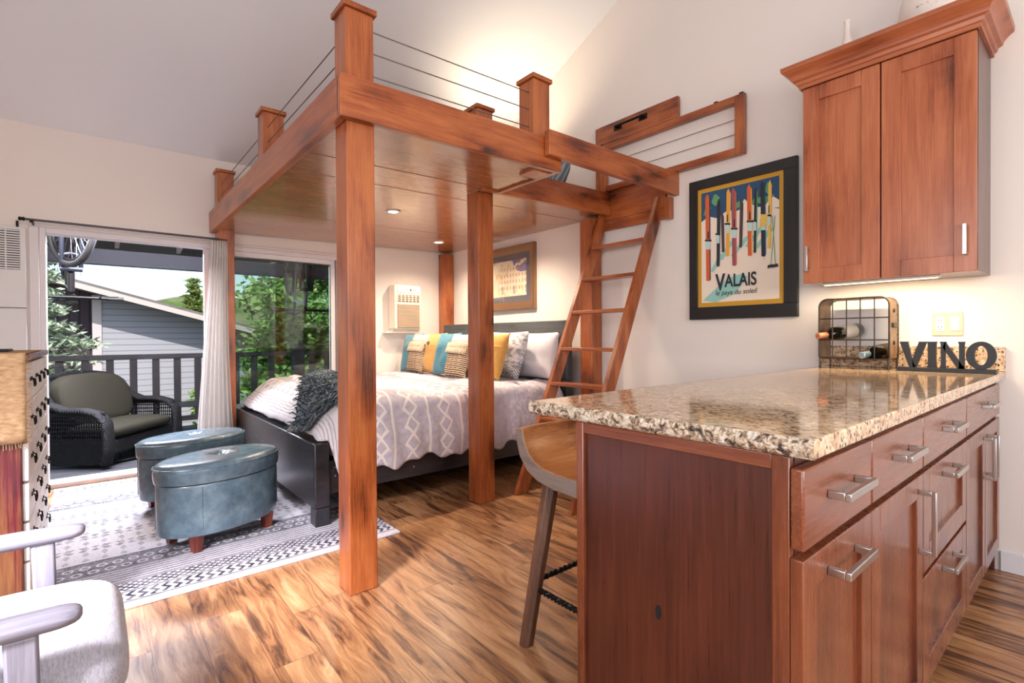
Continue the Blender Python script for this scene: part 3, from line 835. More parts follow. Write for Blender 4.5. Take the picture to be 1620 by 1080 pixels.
ix0, ix1, iz0, iz1 = qx0 + 0.078, qx1 - 0.062, qz0 + 0.083, qz1 - 0.065
MB().box(ix0, ix1, W - 0.022, W - 0.004, iz0, iz1).build('gold_border', plain('gold_mat', (198, 148, 44), 0.7), ps)
PX0, PX1, PZ0, PZ1 = ix0 + 0.026, ix1 - 0.026, iz0 + 0.03, iz1 - 0.028
PWd, PHt = PX1 - PX0, PZ1 - PZ0
PCOL = [(236, 222, 204), (40, 78, 112), (96, 156, 108), (150, 200, 190), (206, 96, 54), (232, 160, 60), (150, 84, 92), (42, 44, 52), (222, 190, 92), (78, 62, 70), (186, 216, 214), (120, 60, 40)]
pm = [plain('print_%s' % n, c, 0.75) for n, c in zip(('snow', 'night', 'green', 'ice', 'rust', 'amber', 'mauve', 'ink', 'straw', 'plum', 'frost', 'brown'), PCOL)]
pr = MB(); YP = W - 0.0225
LAY = [0]
def P2(u, v, k): return (PX1 - u * PWd, YP - 0.00009 * LAY[0], PZ0 + v * PHt)     # u to the viewer's right, v up
def shape(pts, m, k): LAY[0] += 1; pr.cm = m; pr.poly([P2(u, v, k) for u, v in pts])
shape([(0, 0), (1, 0), (1, 1), (0, 1)], 0, 0)
rnd = random.Random(5)
# sky with green glow and snow peaks
shape([(0, 0.74), (0.1, 0.78), (0.22, 0.75), (0.36, 0.80), (0.5, 0.78), (0.62, 0.84), (0.74, 0.78), (0.88, 0.76), (1, 0.73), (1, 1), (0, 1)], 1, 1)
for k in range(9):
    u = rnd.uniform(0.02, 0.9); shape([(u, 0.79 + rnd.uniform(0, .03)), (u + 0.07, 0.80), (u + 0.09, 0.86), (u + 0.02, 0.85)], 2, 2)
for k in range(7):
    u = rnd.uniform(0.02, 0.9); shape([(u, 0.90), (u + 0.05, 0.86), (u + 0.1, 0.93), (u + 0.04, 0.97)], 2 if k % 2 else 1, 2)
shape([(0.50, 0.76), (0.58, 0.87), (0.63, 0.83), (0.69, 0.76)], 0, 3); shape([(0.80, 0.76), (0.93, 0.84), (1, 0.80), (1, 0.74)], 0, 3)
# long shadows on the snow
for (u, v, l) in ((0.12, 0.28, .20), (0.25, 0.38, .20), (0.40, 0.40, .26), (0.58, 0.46, .25), (0.70, 0.44, .25)):
    shape([(u, v), (u + 0.05, v - 0.01), (u + l, v + 0.14), (u + l - 0.06, v + 0.15)], 3, 2)
shape([(0.02, 0.02), (0.2, 0.0), (0.45, 0.06), (0.62, 0.20), (0.55, 0.235), (0.36, 0.20), (0.16, 0.10)], 3, 2)
# ski pairs planted in the snow, each with a binding
skis = [(0.10, 0.20, 0.985, .030, 4, 9), (0.235, 0.32, 0.92, .022, 7, 9), (0.305, 0.44, 0.80, .018, 9, 7), (0.365, 0.40, 0.99, .024, 5, 8), (0.455, 0.31, 0.99, .028, 6, 4), (0.535, 0.46, 0.88, .019, 9, 7), (0.655, 0.38, 0.985, .027, 4, 5), (0.715, 0.40, 0.95, .018, 7, 2), (0.82, 0.36, 0.985, .026, 7, 1), (0.885, 0.42, 0.98, .018, 8, 5)]
for i, (u, v0, v1, w, ca, cb) in enumerate(skis):
    t = 0.012 * (1 if i % 2 else -1)
    shape([(u - w, v0), (u + w * 0.6, v0 - 0.005), (u + w * 0.8 + t, v1 - 0.03), (u + t, v1), (u - w + t, v1 - 0.03)], ca, 4)
    shape([(u + w * 0.6, v0 - 0.005), (u + w * 1.1, v0 + 0.01), (u + w * 1.3 + t, v1 - 0.05), (u + w * 0.8 + t, v1 - 0.03)], cb, 5)
    if v1 - v0 > 0.45:
        m = v0 + (v1 - v0) * 0.42
        shape([(u - w * 1.2, m - 0.045), (u + w * 0.9, m - 0.05), (u + w * 1.0, m + 0.02), (u - w * 1.1, m + 0.03)], 10, 6)
        shape([(u - w * 1.6, m + 0.03), (u + w * 1.5, m + 0.02), (u + w * 1.5, m + 0.036), (u - w * 1.6, m + 0.046)], 7, 7)
        shape([(u - w * .4, m + 0.05), (u + w * .3, m + 0.05), (u + w * .3, m + 0.12), (u - w * .3, m + 0.11)], 7, 7)
shape([(0.77, 0.60), (0.86, 0.61), (0.87, 0.70), (0.79, 0.71)], 8, 8)
for (u, a) in ((0.90, .05), (0.955, -0.035)):
    shape([(u, 0.27), (u + 0.008, 0.27), (u + a + 0.008, 0.68), (u + a, 0.68)], 2, 7)
    shape([(u - .035, 0.255), (u + .04, 0.26), (u + .03, 0.285), (u - .03, 0.28)], 7, 7)
def lettering(txt, size, u0, u1, v0, m, k, shear=0.0, bold=0.0, hgt=None):
    v, f = text_mesh(txt, size, shear, bold)
    xa = min(p.x for p in v); xb = max(p.x for p in v); yb = max(p.y for p in v)
    sc = (u1 - u0) * PWd / (xb - xa); sz = (hgt * PHt / yb) if hgt else sc
    LAY[0] += 1; b = len(pr.v)
    for p in v: pr.v.append(Vector((PX1 - u0 * PWd - (p.x - xa) * sc, YP - 0.00009 * LAY[0], PZ0 + v0 * PHt + p.y * sz)))
    for q in f: pr.f.append(tuple(b + i for i in q)); pr.mi.append(m)
lettering('V', 1, 0.20, 0.335, 0.105, 7, 9, bold=0.03, hgt=0.145)
lettering('ALAIS', 1, 0.325, 0.735, 0.13, 7, 9, bold=0.02, hgt=0.11)
lettering('le pays du soleil', 1, 0.205, 0.745, 0.060, 7, 9, shear=0.2, hgt=0.042)
prn = pr.build('print', pm, ps)
# keep every printed shape facing the room
bm = bmesh.new(); bm.from_mesh(prn.data)
for fc in bm.faces:
    fc.normal_update()
    if fc.normal.y > 0: fc.normal_flip()
bm.to_mesh(prn.data); bm.free()

# electrical plate
op = thing('outlet_plate', 'almond double wall plate with an outlet and a rocker switch above the counter', 'outlet', (0.52, W, 1.15))
ALM = plain('almond_plastic', (204, 186, 162), 0.4)
MB().box(0.461, 0.578, W - 0.007, W - 0.001, 1.093, 1.208).build('plate', ALM, op, bevel=0.003)
r1 = MB().box(0.530, 0.565, W - 0.010, W - 0.007, 1.115, 1.186).build('receptacle', plain('outlet_face', (236, 222, 202), 0.35), op, bevel=0.002)
sl = MB()
for z in (1.133, 1.165):
    for x in (0.541, 0.553): sl.box(x - 0.0012, x + 0.0012, W - 0.0108, W - 0.0099, z, z + 0.008)
    sl.lathe([(0.0001, 0), (0.0024, 0), (0.0024, 0.001), (0.0001, .001)], (0.547, W - 0.0099, z - 0.006), 10, ax=(0, -1, 0))
sl.build('slots', DARKP, r1)
sw = MB().box(0.474, 0.509, W - 0.010, W - 0.007, 1.115, 1.186).build('rocker_switch', plain('switch_face', (240, 226, 206), 0.35), op, bevel=0.002)
MB().box(0.478, 0.505, W - 0.013, W - 0.010, 1.12, 1.148).build('paddle', plain('switch_face', (240, 226, 206), 0.35), sw, bevel=0.001)

# ================================================================== peninsula
def granite():
    m = M('granite', 0.07, spec=0.5)
    p = m.co()
    n1 = m.noise(p, 42, 4, 0.65, 0.4); n2 = m.noise(p, 110, 3, 0.6)
    c = m.ramp(n1 * 0.65 + n2 * 0.35, [(0.32, (88, 66, 54)), (0.41, (156, 122, 96)), (0.48, (198, 166, 132)), (0.58, (218, 192, 160)), (0.70, (234, 218, 196))])
    k = m.vor(p, 95); kc = m.xyz(m.vor(p, 95, color=True))
    c = m.mix(k.lt(0.36) * kc[0].gt(0.72), c, (54, 44, 42))
    c = m.mix(m.vor(p, 60).lt(0.30) * m.xyz(m.vor(p, 60, color=True))[1].gt(0.76), c, (112, 84, 66))
    c = m.mix(k.lt(0.3) * kc[2].gt(0.86), c, (150, 146, 148))
    m.col(c); return m
GR = granite().mat
_ge = granite(); _ge.mat.name = 'granite_chiselled'; _ge.b.inputs['Roughness'].default_value = 0.35
_p = _ge.co(); _nn = _ge.noise(_p, 75, 3, 0.6, 0.8) * 0.7 + _ge.noise(_p, 30, 2) * 0.3
_ge.col(_ge.ramp(_nn, [(0.36, (44, 38, 38)), (0.43, (112, 92, 78)), (0.50, (184, 158, 130)), (0.57, (222, 208, 188)), (0.66, (168, 160, 156)), (0.74, (84, 72, 66))]))
_ge.bump(_ge.noise(_ge.co(), 55, 4, 0.6), 0.9, 0.02)
GRE = _ge.mat
CX0, CX1, CY0, CZ0, CZ1 = 0.313, 1.012, 0.90, 0.893, 0.927
ct = thing('granite_countertop', 'speckled tan granite countertop with a rough chiselled end, on the peninsula', 'countertop', (0.66, 2.07, CZ0))
c_ = MB()
c_.prism([(CX0, CY0 + 0.012, CZ0), (CX1, CY0 + 0.012, CZ0), (CX1, W - 0.003, CZ0), (CX0, W - 0.003, CZ0)], (0, 0, CZ1 - CZ0))
c_.build('slab', GR, ct, bevel=0.004, seg=3)
def chis(u, v):
    x = CX0 + (CX1 - CX0) * u; z = CZ0 + (CZ1 - CZ0) * v
    e = sin(pi * min(1, max(0, v))) ** 0.5
    return (x, CY0 + 0.0121 - 0.008 * e - 0.005 * nz(x * 30, z * 60) * e, z)
def chis_l(u, v):
    y = CY0 + 0.012 + (W - 0.02 - CY0) * u; z = CZ0 + (CZ1 - CZ0) * v; e = sin(pi * v) ** 0.5
    return (CX1 - 0.0001 + 0.007 * e + 0.004 * nz(y * 30, z * 60) * e, y, z)
MB().quadgrid(chis, 110, 8).build('chiselled_edge', GRE, ct, smooth=True, angle=180)
MB().quadgrid(chis_l, 200, 8).build('chiselled_edge', GRE, ct, smooth=True, angle=180)
tag(MB().box(CX0, 1.085, W - 0.022, W - 0.002, CZ1 + 0.0005, 1.04).build('backsplash', GR, None, bevel=0.003) if not org() else None, 'low granite backsplash strip along the wall behind the wine rack', 'backsplash')

FR = 0.352          # face frame plane; fronts stand proud towards -X
def shaker(mb, x, y0, y1, z0, z1, s=0.058, t=0.022, rec=0.010):
    """recessed-panel front in the YZ plane facing -X: back at x, front at x - t"""
    mb.box(x - t, x, y0, y0 + s, z0, z1).box(x - t, x, y1 - s, y1, z0, z1)
    mb.box(x - t, x, y0 + s, y1 - s, z0, z0 + s).box(x - t, x, y0 + s, y1 - s, z1 - s, z1)
    return mb
def pull(par, x, yc, zc, L=0.16, vert=False, name='handle'):
    """square bar pull standing off a front that faces -X"""
    mb = MB(); h = L / 2; w = 0.0075
    pr = [(-h, 0), (-h, 0.036), (h, 0.036), (h, 0)]
    def P(a, o): return (x - o, yc, zc + a) if vert else (x - o, yc + a, zc)
    def bx(a0, a1, o0, o1):
        if vert: mb.box(x - o1, x - o0, yc - w, yc + w, zc + a0, zc + a1)
        else: mb.box(x - o1, x - o0, yc + a0, yc + a1, zc - w, zc + w)
    bx(-h, -h + 0.012, 0.0, 0.028); bx(h - 0.012, h, 0.0, 0.028); bx(-h, h, 0.028, 0.038)
    return mb.build(name, STEEL, par, bevel=0.0015)
def slab_front(name, par, y0, y1, z0, z1):
    return MB().box(FR - 0.022, FR, y0, y1, z0, z1).build(name, cabf('y'), par, bevel=0.004)
def panel_front(name, par, y0, y1, z0, z1, s=0.058):
    o = shaker(MB(), FR, y0, y1, z0, z1, s).build(name, cabf('z'), par, bevel=0.002)
    MB().box(FR - 0.012, FR - 0.002, y0 + s - 0.004, y1 - s + 0.004, z0 + s - 0.004, z1 - s + 0.004).build('panel', cabf('z'), o)
    return o
ZD0, ZD1, ZL1, ZL0 = 0.734, 0.874, 0.719, 0.115
GP = 0.004
def unit(name, label, y0, y1):
    t = thing(name, label, 'cabinet', ((FR + 0.84) / 2, (y0 + y1) / 2, 0), 'base cabinets of the peninsula')
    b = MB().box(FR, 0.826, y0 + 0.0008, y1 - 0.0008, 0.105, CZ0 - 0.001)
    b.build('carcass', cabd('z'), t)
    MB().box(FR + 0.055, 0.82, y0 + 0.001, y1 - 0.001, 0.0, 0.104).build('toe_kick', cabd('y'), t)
    return t
yA, yB, yC, yD, yE = 0.932, 1.284, 1.743, 2.382, 3.205
u1 = unit('base_cabinet', 'base cabinet at the free end, drawer over a door with a horizontal pull', yA, yB)
d = slab_front('drawer', u1, yA - 0.02, yB - GP, ZD0, ZD1); pull(d, FR - 0.022, 1.10, 0.812)
d = panel_front('door', u1, yA - 0.02, yB - GP, ZL0, ZL1); pull(d, FR - 0.022, 1.10, 0.672)
u2 = unit('base_cabinet', 'base cabinet second from the free end, drawer over a door with a vertical pull', yB, yC)
d = slab_front('drawer', u2, yB + GP, yC - GP, ZD0, ZD1); pull(d, FR - 0.022, 1.52, 0.812)
d = panel_front('door', u2, yB + GP, yC - GP, ZL0, ZL1); pull(d, FR - 0.022, 1.695, 0.60, L=0.17, vert=True)
u3 = unit('base_cabinet', 'base cabinet of three stacked drawers, third from the free end', yC, yD)
d = slab_front('drawer', u3, yC + GP, yD - GP, ZD0, ZD1); pull(d, FR - 0.022, 2.07, 0.812, L=0.17)
d = panel_front('drawer', u3, yC + GP, yD - GP, 0.44, ZL1, 0.07); pull(d, FR - 0.022, 2.07, 0.675, L=0.17)
d = panel_front('drawer', u3, yC + GP, yD - GP, ZL0, 0.425, 0.07); pull(d, FR - 0.022, 2.07, 0.385, L=0.17)
u4 = unit('base_cabinet', 'base cabinet next to the wall, one wide drawer over two doors', yD, yE)
d = slab_front('drawer', u4, yD + GP, yE - GP, ZD0, ZD1); pull(d, FR - 0.022, 2.80, 0.812, L=0.17)
d = panel_front('door', u4, yD + GP, 2.795, ZL0, ZL1); pull(d, FR - 0.022, 2.755, 0.60, L=0.17, vert=True)
d = panel_front('door', u4, 2.803, yE - GP, ZL0, ZL1); pull(d, FR - 0.022, 2.845, 0.60, L=0.17, vert=True)
MB().box(FR - 0.005, FR + 0.3, yE, W - 0.002, 0.0, CZ0 - 0.002).build('filler_strip', cabd('z'), u4)
# end panel and back panel
ep = thing('end_panel', 'dark reddish framed end panel closing the peninsula towards the camera', 'cabinet panel', (0.6, 0.92, 0))
EX0, EX1, EY = FR + 0.001, 0.846, 0.931
e_ = MB().box(EX0, EX0 + 0.03, EY - 0.018, EY, 0.0, CZ0 - 0.001).box(EX1 - 0.022, EX1, EY - 0.018, EY, 0.0, CZ0 - 0.001)
e_.build('stile', cabf('z'), ep, bevel=0.002)
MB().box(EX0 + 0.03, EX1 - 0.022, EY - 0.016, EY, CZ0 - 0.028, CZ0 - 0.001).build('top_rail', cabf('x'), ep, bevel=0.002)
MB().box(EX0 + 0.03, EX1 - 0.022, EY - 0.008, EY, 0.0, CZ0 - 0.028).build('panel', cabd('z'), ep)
kn = MB().lathe([(0.0001, 0), (0.006, 0.0), (0.007, 0.0012), (0.0001, 0.0012)], (0.62, EY - 0.0081, 0.51), 14, ax=(0, -1, 0), sx=1.0, sy=1.0)
kn.xf(lambda p: (p.x, p.y, 0.51 + (p.z - 0.51) * 2.2)); kn.build('knot', plain('knot_hole', (14, 8, 7), 0.8), ep)
MB().box(0.827, EX1, EY + 0.001, W - 0.002, 0.0, CZ0 - 0.001).build('back_panel', cabd('z'), ep)

# ================================================================== wall cabinet
uc = thing('wall_cabinet', 'alder two-door wall cabinet with crown moulding mounted over the counter', 'cabinet', (0.70, W, 1.38))
UX0, UX1, UY, UZ0, UZ1 = 0.366, 1.046, 2.90, 1.374, 2.40
MB().box(UX0, UX1, UY, W - 0.002, UZ0, UZ1).build('carcass', cabd('z'), uc, bevel=0.002)
def udoor(x0, x1, hx, nm):
    s, t = 0.075, 0.022; y1 = UY - 0.001; z0, z1 = UZ0 - 0.004, UZ1 - 0.014
    mb = MB().box(x0, x0 + s, y1 - t, y1, z0, z1).box(x1 - s, x1, y1 - t, y1, z0, z1)
    mb.box(x0 + s, x1 - s, y1 - t, y1, z0, z0 + s).box(x0 + s, x1 - s, y1 - t, y1, z1 - s, z1)
    o = mb.build('door', cabw('z'), uc, bevel=0.002)
    MB().box(x0 + s - 0.004, x1 - s + 0.004, y1 - 0.012, y1 - 0.002, z0 + s - 0.004, z1 - s + 0.004).build('panel', cabw('z'), o)
    yh = y1 - t; h = MB()
    zc = 1.505 if hx < 0.6 else 1.495; L = 0.13
    h.box(hx - 0.007, hx + 0.007, yh - 0.038, yh - 0.028, zc - L / 2, zc + L / 2)
    for sgn in (-1, 1): h.box(hx - 0.006, hx + 0.006, yh - 0.03, yh, zc + sgn * (L / 2 - 0.006) - 0.006, zc + sgn * (L / 2 - 0.006) + 0.006)
    h.build('handle', STEEL, o, bevel=0.0015)
udoor(0.709, UX1 - 0.002, 1.018, 'left'); udoor(UX0 + 0.002, 0.703, 0.402, 'right')
# crown: profile swept round the front and both ends
prof = [(0.0, 0.0), (0.012, 0.0), (0.014, 0.016), (0.022, 0.020), (0.026, 0.036), (0.040, 0.042), (0.046, 0.060), (0.062, 0.078), (0.078, 0.090), (0.080, 0.112), (0.0, 0.112)]
cr = MB(); zb_ = UZ1 - 0.012; yf = UY - 0.024
for (o, h) in prof:
    cr.v += [Vector((UX1 + o, W - 0.002, zb_ + h)), Vector((UX1 + o, yf - o, zb_ + h)), Vector((UX0 - o, yf - o, zb_ + h)), Vector((UX0 - o, W - 0.002, zb_ + h))]
n = len(prof)
for k in range(n - 1):
    for i in range(3): cr.f.append((k * 4 + i, k * 4 + i + 1, k * 4 + 5 + i, k * 4 + 4 + i)); cr.mi.append(0)
cr.poly([cr.v[(n - 2) * 4 + i] for i in range(4)])
cr.build('crown_moulding', cabw('x'), uc, smooth=True, angle=30)
LED = M('under_cabinet_strip').col((255, 236, 200)).emit((255, 206, 130), 9).mat
lt = MB().box(0.50, 0.98, 2.955, 2.975, UZ0 - 0.0135, UZ0 - 0.0005).build('light_strip', TRIM, uc, bevel=0.002)
MB().box(0.51, 0.97, 2.958, 2.972, UZ0 - 0.016, UZ0 - 0.0136).build('diffuser', LED, lt)

# vases on the cabinet
VAS = M('stoneware', 0.5); VAS.col(VAS.mix(VAS.f(VAS.noise(VAS.co(), 9, 5, 0.7), 0.62, 0.68) * 0.75, VAS.ramp(VAS.noise(VAS.co(), 4, 3), [(0.3, (222, 206, 196)), (0.7, (238, 226, 218))]), (92, 84, 80)))
ZV = UZ1 + 0.1005
tag(MB().lathe([(0.0001, 0), (0.042, 0), (0.05, 0.03), (0.048, 0.08), (0.034, 0.13), (0.02, 0.165), (0.014, 0.20), (0.014, 0.255), (0.017, 0.262), (0.011, 0.262), (0.010, 0.20), (0.0001, 0.19)], (0.905, 3.09, ZV), 32).build('bottle_vase', VAS.mat, None, smooth=True) if not org() else None, 'slim whitish bottle vase on top of the wall cabinet, left', 'vase')
tag(MB().lathe([(0.0001, 0), (0.07, 0), (0.115, 0.05), (0.135, 0.12), (0.125, 0.20), (0.085, 0.27), (0.05, 0.31), (0.06, 0.35), (0.05, 0.35), (0.04, 0.31), (0.0001, 0.28)], (0.545, 3.075, ZV), 36).build('round_vase', VAS.mat, None, smooth=True) if not org() else None, 'broad round whitish vase on top of the wall cabinet, right', 'vase')

# ================================================================== counter things
wr = thing('wine_rack', 'bronze metal wine rack with a wire grid front standing on the granite by the wall', 'wine rack', (0.845, 3.06, CZ1))
rx0, rx1, ry0, ry1, rz0, rz1, rr = 0.692, 0.998, 2.965, 3.12, CZ1 + 0.052, 1.288, 0.042
def rloop(o=0.0, n=8):
    pts = []
    for (cx, cz, a0) in ((rx1 - rr, rz1 - rr, 0), (rx0 + rr, rz1 - rr, 90), (rx0 + 0.012, rz0 + 0.012, 180), (rx1 - 0.012, rz0 + 0.012, 270)):
        r_ = (rr if a0 < 100 else 0.012) + o
        for k in range(n + 1):
            a = radians(a0 + 90 * k / n); pts.append((cx + r_ * cos(a), cz + r_ * sin(a)))
    return pts
BRZ = M('bronze_sheet', 0.38, metal=0.85); BRZ.col(BRZ.ramp(BRZ.noise(BRZ.co(), 14, 4), [(0.3, (126, 98, 70)), (0.7, (190, 158, 120))]))
lo, li = rloop(0.0), rloop(-0.003)
bnd = MB(); n = len(lo)
for (x, z) in lo: bnd.v += [Vector((x, ry0 + 0.004, z)), Vector((x, ry1 - 0.004, z))]
for (x, z) in li: bnd.v += [Vector((x, ry0 + 0.004, z)), Vector((x, ry1 - 0.004, z))]
for i in range(n):
    j = (i + 1) % n; q = 2 * n
    for fc in ((2 * i, 2 * j, 2 * j + 1, 2 * i + 1), (q + 2 * i, q + 2 * i + 1, q + 2 * j + 1, q + 2 * j), (2 * i, q + 2 * i, q + 2 * j, 2 * j), (2 * i + 1, 2 * j + 1, q + 2 * j + 1, q + 2 * i + 1)):
        bnd.f.append(fc); bnd.mi.append(0)
# open bottom of the band: only sides and top are sheet
bo = bnd.build('sheet_band', BRZ.mat, wr, smooth=True, angle=40)
rv = MB()
for k in range(5):
    for y in (ry0 + 0.012, ry1 - 0.012): rv.sphere((rx0 + 0.06 + k * 0.05, y, rz1 + 0.001), 0.005, 8, 6)
for z in (1.06, 1.22):
    rv.sphere((rx0 - 0.001, ry0 + 0.08, z), 0.011, 10, 6, sx=0.5)
for z in (1.0, 1.10, 1.20, 1.25): rv.sphere((rx0, ry1 - 0.012, z), 0.005, 8, 6)
rv.build('rivets', IRON, bo, smooth=True)
cl = MB().box(rx0 - 0.008, rx0 - 0.0005, ry0 + 0.05, ry1 - 0.01, 1.135, 1.16).build('clasp', IRON, bo, bevel=0.003)
gd = MB()
for y in (ry0, ry1):
    gd.tube([(x, y, z) for x, z in lo], 0.0042, 8, closed=True)
for x in (0.752, 0.812, 0.872, 0.935):
    gd.tube([(x, ry0, rz0), (x, ry0, rz1)], 0.0028, 6)
for z in (1.075, 1.185): gd.tube([(rx0, ry0, z), (rx1, ry0, z)], 0.0032, 6)
gd.build('wire_grid', IRON, wr, smooth=True)
for (x, y) in ((rx0 + 0.004, ry0), (rx1 - 0.004, ry0), (rx0 + 0.004, ry1), (rx1 - 0.004, ry1)):
    MB().tube([(x, y, rz0 + 0.005), (x, y, CZ1 + 0.0055)], 0.0045, 8).sphere((x, y, CZ1 + 0.0068), 0.0065, 8, 6).build('foot', IRON, wr, smooth=True)
hd = MB().tube([(rx1 + 0.001, ry0 + 0.06, 1.09), (rx1 + 0.012, ry0 + 0.06, 1.10), (rx1 + 0.014, ry0 + 0.06, 1.19), (rx1 + 0.001, ry0 + 0.06, 1.20)], 0.005, 8).build('carry_handle', BLACKM, wr, smooth=True)
def bottle(name, label, base, tip, body, foil, lab):
    base, tip = Vector(base), Vector(tip); ax = (tip - base).normalized(); L = (tip - base).length
    t = thing(name, label, 'bottle', tuple(base))
    prf = [(0.0001, 0), (0.033, 0), (0.037, 0.006), (0.037, L * 0.60), (0.033, L * 0.66), (0.020, L * 0.735), (0.0145, L * 0.78), (0.0143, L * 0.80)]
    MB().lathe(prf, base, 28, ax=ax).build('glass_body', body, t, smooth=True)
    MB().lathe([(0.0146, L * 0.79), (0.0150, L * 0.80), (0.0150, L * 0.96), (0.0165, L * 0.965), (0.0165, L * 0.99), (0.0130, L), (0.0001, L)], base, 24, ax=ax).build('capsule', foil, t, smooth=True)
    MB().lathe([(0.0374, L * 0.16), (0.0374, L * 0.46)], base, 28, ax=ax, cap=False).build('paper_label', lab, t, smooth=True)
BOT = plain('dark_bottle_glass', (16, 18, 14), 0.08, coat=0.5)
bottle('wine_bottle', 'dark wine bottle with copper capsule in the left bay of the rack', (0.885, 3.205, 1.1275), (0.988, 2.915, 1.095), BOT, plain('copper_foil', (206, 130, 96), 0.35, metal=0.4), plain('cream_label', (232, 222, 206), 0.7))
bottle('wine_bottle', 'dark wine bottle with silver-blue capsule lying low at the right of the rack', (0.735, 3.20, 1.0235), (0.79, 2.905, 1.0), BOT, plain('silver_foil', (150, 176, 190), 0.3, metal=0.7), plain('gold_label', (186, 150, 92), 0.6))

vs = thing('vino_sign', 'black cut-out letters VINO on a black base bar on the counter', 'sign', (0.49, 3.0, CZ1))
SGN = plain('sign_black', (24, 25, 30), 0.5)
MB().box(0.318, 0.664, 2.975, 3.03, CZ1 + 0.0005, CZ1 + 0.018).build('base_bar', SGN, vs, bevel=0.001)
def letter(polys, x_left, w, nm):
    z0, h = CZ1 + 0.0175, 0.122
    mb = MB()
    for pl in polys: mb.prism([(x_left - u * w, 2.993, z0 + v * h) for (u, v) in pl], (0, 0.018, 0))
    mb.build(nm, SGN, vs)
letter([[(0.0, 1), (-0.02, 0.97), (0.36, 0.0), (0.62, 0.0), (0.46, 0.30), (0.30, 0.97), (0.34, 1)], [(0.62, 0.0), (1.02, 0.97), (1.0, 1), (0.70, 1), (0.72, 0.97), (0.46, 0.30), (0.5, 0.0)]], 0.655, 0.098, 'letter')
letter([[(0, 0), (1, 0), (0.90, 0.06), (0.86, 0.5), (0.90, 0.94), (1, 1), (0, 1), (0.10, 0.94), (0.14, 0.5), (0.10, 0.06)]], 0.556, 0.040, 'letter')
letter([[(0, 0), (0.27, 0), (0.23, 0.1), (0.23, 0.9), (0.27, 1), (0.0, 1), (0.04, 0.9), (0.04, 0.1)], [(0.22, 1), (0.12, 0.78), (0.70, 0), (0.96, 0), (0.96, 0.12), (0.9, 0.12)], [(0.74, 0), (1.0, 0), (0.97, 0.1), (0.97, 0.9), (1.0, 1), (0.72, 1), (0.76, 0.9), (0.76, 0.1)]], 0.508, 0.088, 'letter')
om = MB(); n = 40; b = 0; xo, zo = 0.368, CZ1 + 0.0175 + 0.061
for y in (2.993, 3.011):
    for (ra, rb) in ((0.050, 0.062), (0.0215, 0.042)):
        for k in range(n):
            a = 2 * pi * k / n; om.v.append(Vector((xo + ra * cos(a), y, zo + rb * sin(a))))
for k in range(n):
    j = (k + 1) % n
    for fc in ((k, j, n + j, n + k), (2 * n + k, 3 * n + k, 3 * n + j, 2 * n + j), (k, 2 * n + k, 2 * n + j, j), (n + k, n + j, 3 * n + j, 3 * n + k)): om.f.append(fc); om.mi.append(0)
om.build('letter', SGN, vs)

# ================================================================== bar stool
st = thing('bar_stool', 'scooped wooden bar stool with twisted iron footrests tucked behind the peninsula', 'stool', (1.2, 1.43, 0))
STW = wood('stool_wood', 'y', (120, 66, 30), (186, 116, 58), (214, 146, 84), rough=0.35, coat=0.3, knots=0.6, scale=0.9, seed=8)
STL = wood('stool_leg', 'z', (62, 40, 30), (98, 64, 46), (124, 88, 66), rough=0.5, coat=0.1, knots=0.3, seed=4)
outer = [(1.480, 0.745), (1.478, 0.70), (1.458, 0.640), (1.418, 0.594), (1.36, 0.566), (1.28, 0.552), (1.16, 0.548), (0.985, 0.548)]
inner = [(1.442, 0.750), (1.432, 0.71), (1.408, 0.662), (1.372, 0.634), (1.325, 0.619), (1.26, 0.612), (1.15, 0.610), (0.985, 0.606)]
sy0, sy1 = 1.255, 1.625
def seat_pt(l, k, v):
    x, z = l[k]; y = sy0 + (sy1 - sy0) * v
    c = 1 - (2 * v - 1) ** 2
    dip = -0.016 * c if l is inner and k > 2 else 0.0
    bulge = 0.030 * c if k < 4 else 0.0            # back curves away in the middle
    return (x + bulge, y, z + dip)
STE = wood('stool_end_grain', 'x', (74, 62, 56), (112, 96, 88), (140, 124, 114), rough=0.55, coat=0.05, knots=0.4, seed=4)
sm = MB(); nk = len(outer); nv = 12
def sfn(l): return lambda u, v: seat_pt(l, int(round(u * (nk - 1))), v)
sm.quadgrid(sfn(inner), nk - 1, nv); sm.quadgrid(sfn(outer), nk - 1, nv, flip=True)
A = lambda k, j: j * nk + k
off = (nv + 1) * nk
for j in (0, nv):
    for k in range(nk - 1): sm.f.append((A(k, j), A(k + 1, j), off + A(k + 1, j), off + A(k, j))); sm.mi.append(1)
for k in (0, nk - 1):
    for j in range(nv): sm.f.append((A(k, j), A(k, j + 1), off + A(k, j + 1), off + A(k, j))); sm.mi.append(0)
sm.build('seat', [STW, STE], st, smooth=True, angle=42, bevel=0.006)
legs = [((1.335, 1.305, 0.566), (1.345, 1.185, 0.0)), ((1.335, 1.575, 0.566), (1.345, 1.70, 0.0)), ((1.06, 1.305, 0.558), (1.03, 1.185, 0.0)), ((1.06, 1.575, 0.558), (1.03, 1.70, 0.0))]
for (a, b) in legs:
    mb = MB(); n = 8; a, b = Vector(a), Vector(b)
    for (p, r_) in ((b, 0.027), (a, 0.033)):
        for k in range(n):
            w_ = 2 * pi * (k + 0.5) / n; mb.v.append(p + Vector((cos(w_) * r_, sin(w_) * r_, 0)))
    for k in range(n): mb.f.append((k, (k + 1) % n, n + (k + 1) % n, n + k)); mb.mi.append(0)
    mb.f += [tuple(reversed(range(n))), tuple(n + k for k in range(n))]; mb.mi += [0, 0]
    mb.build('leg', STL, st, bevel=0.003)
def at_z(l, z): a, b = Vector(l[0]), Vector(l[1]); return b + (a - b) * (z / a.z)
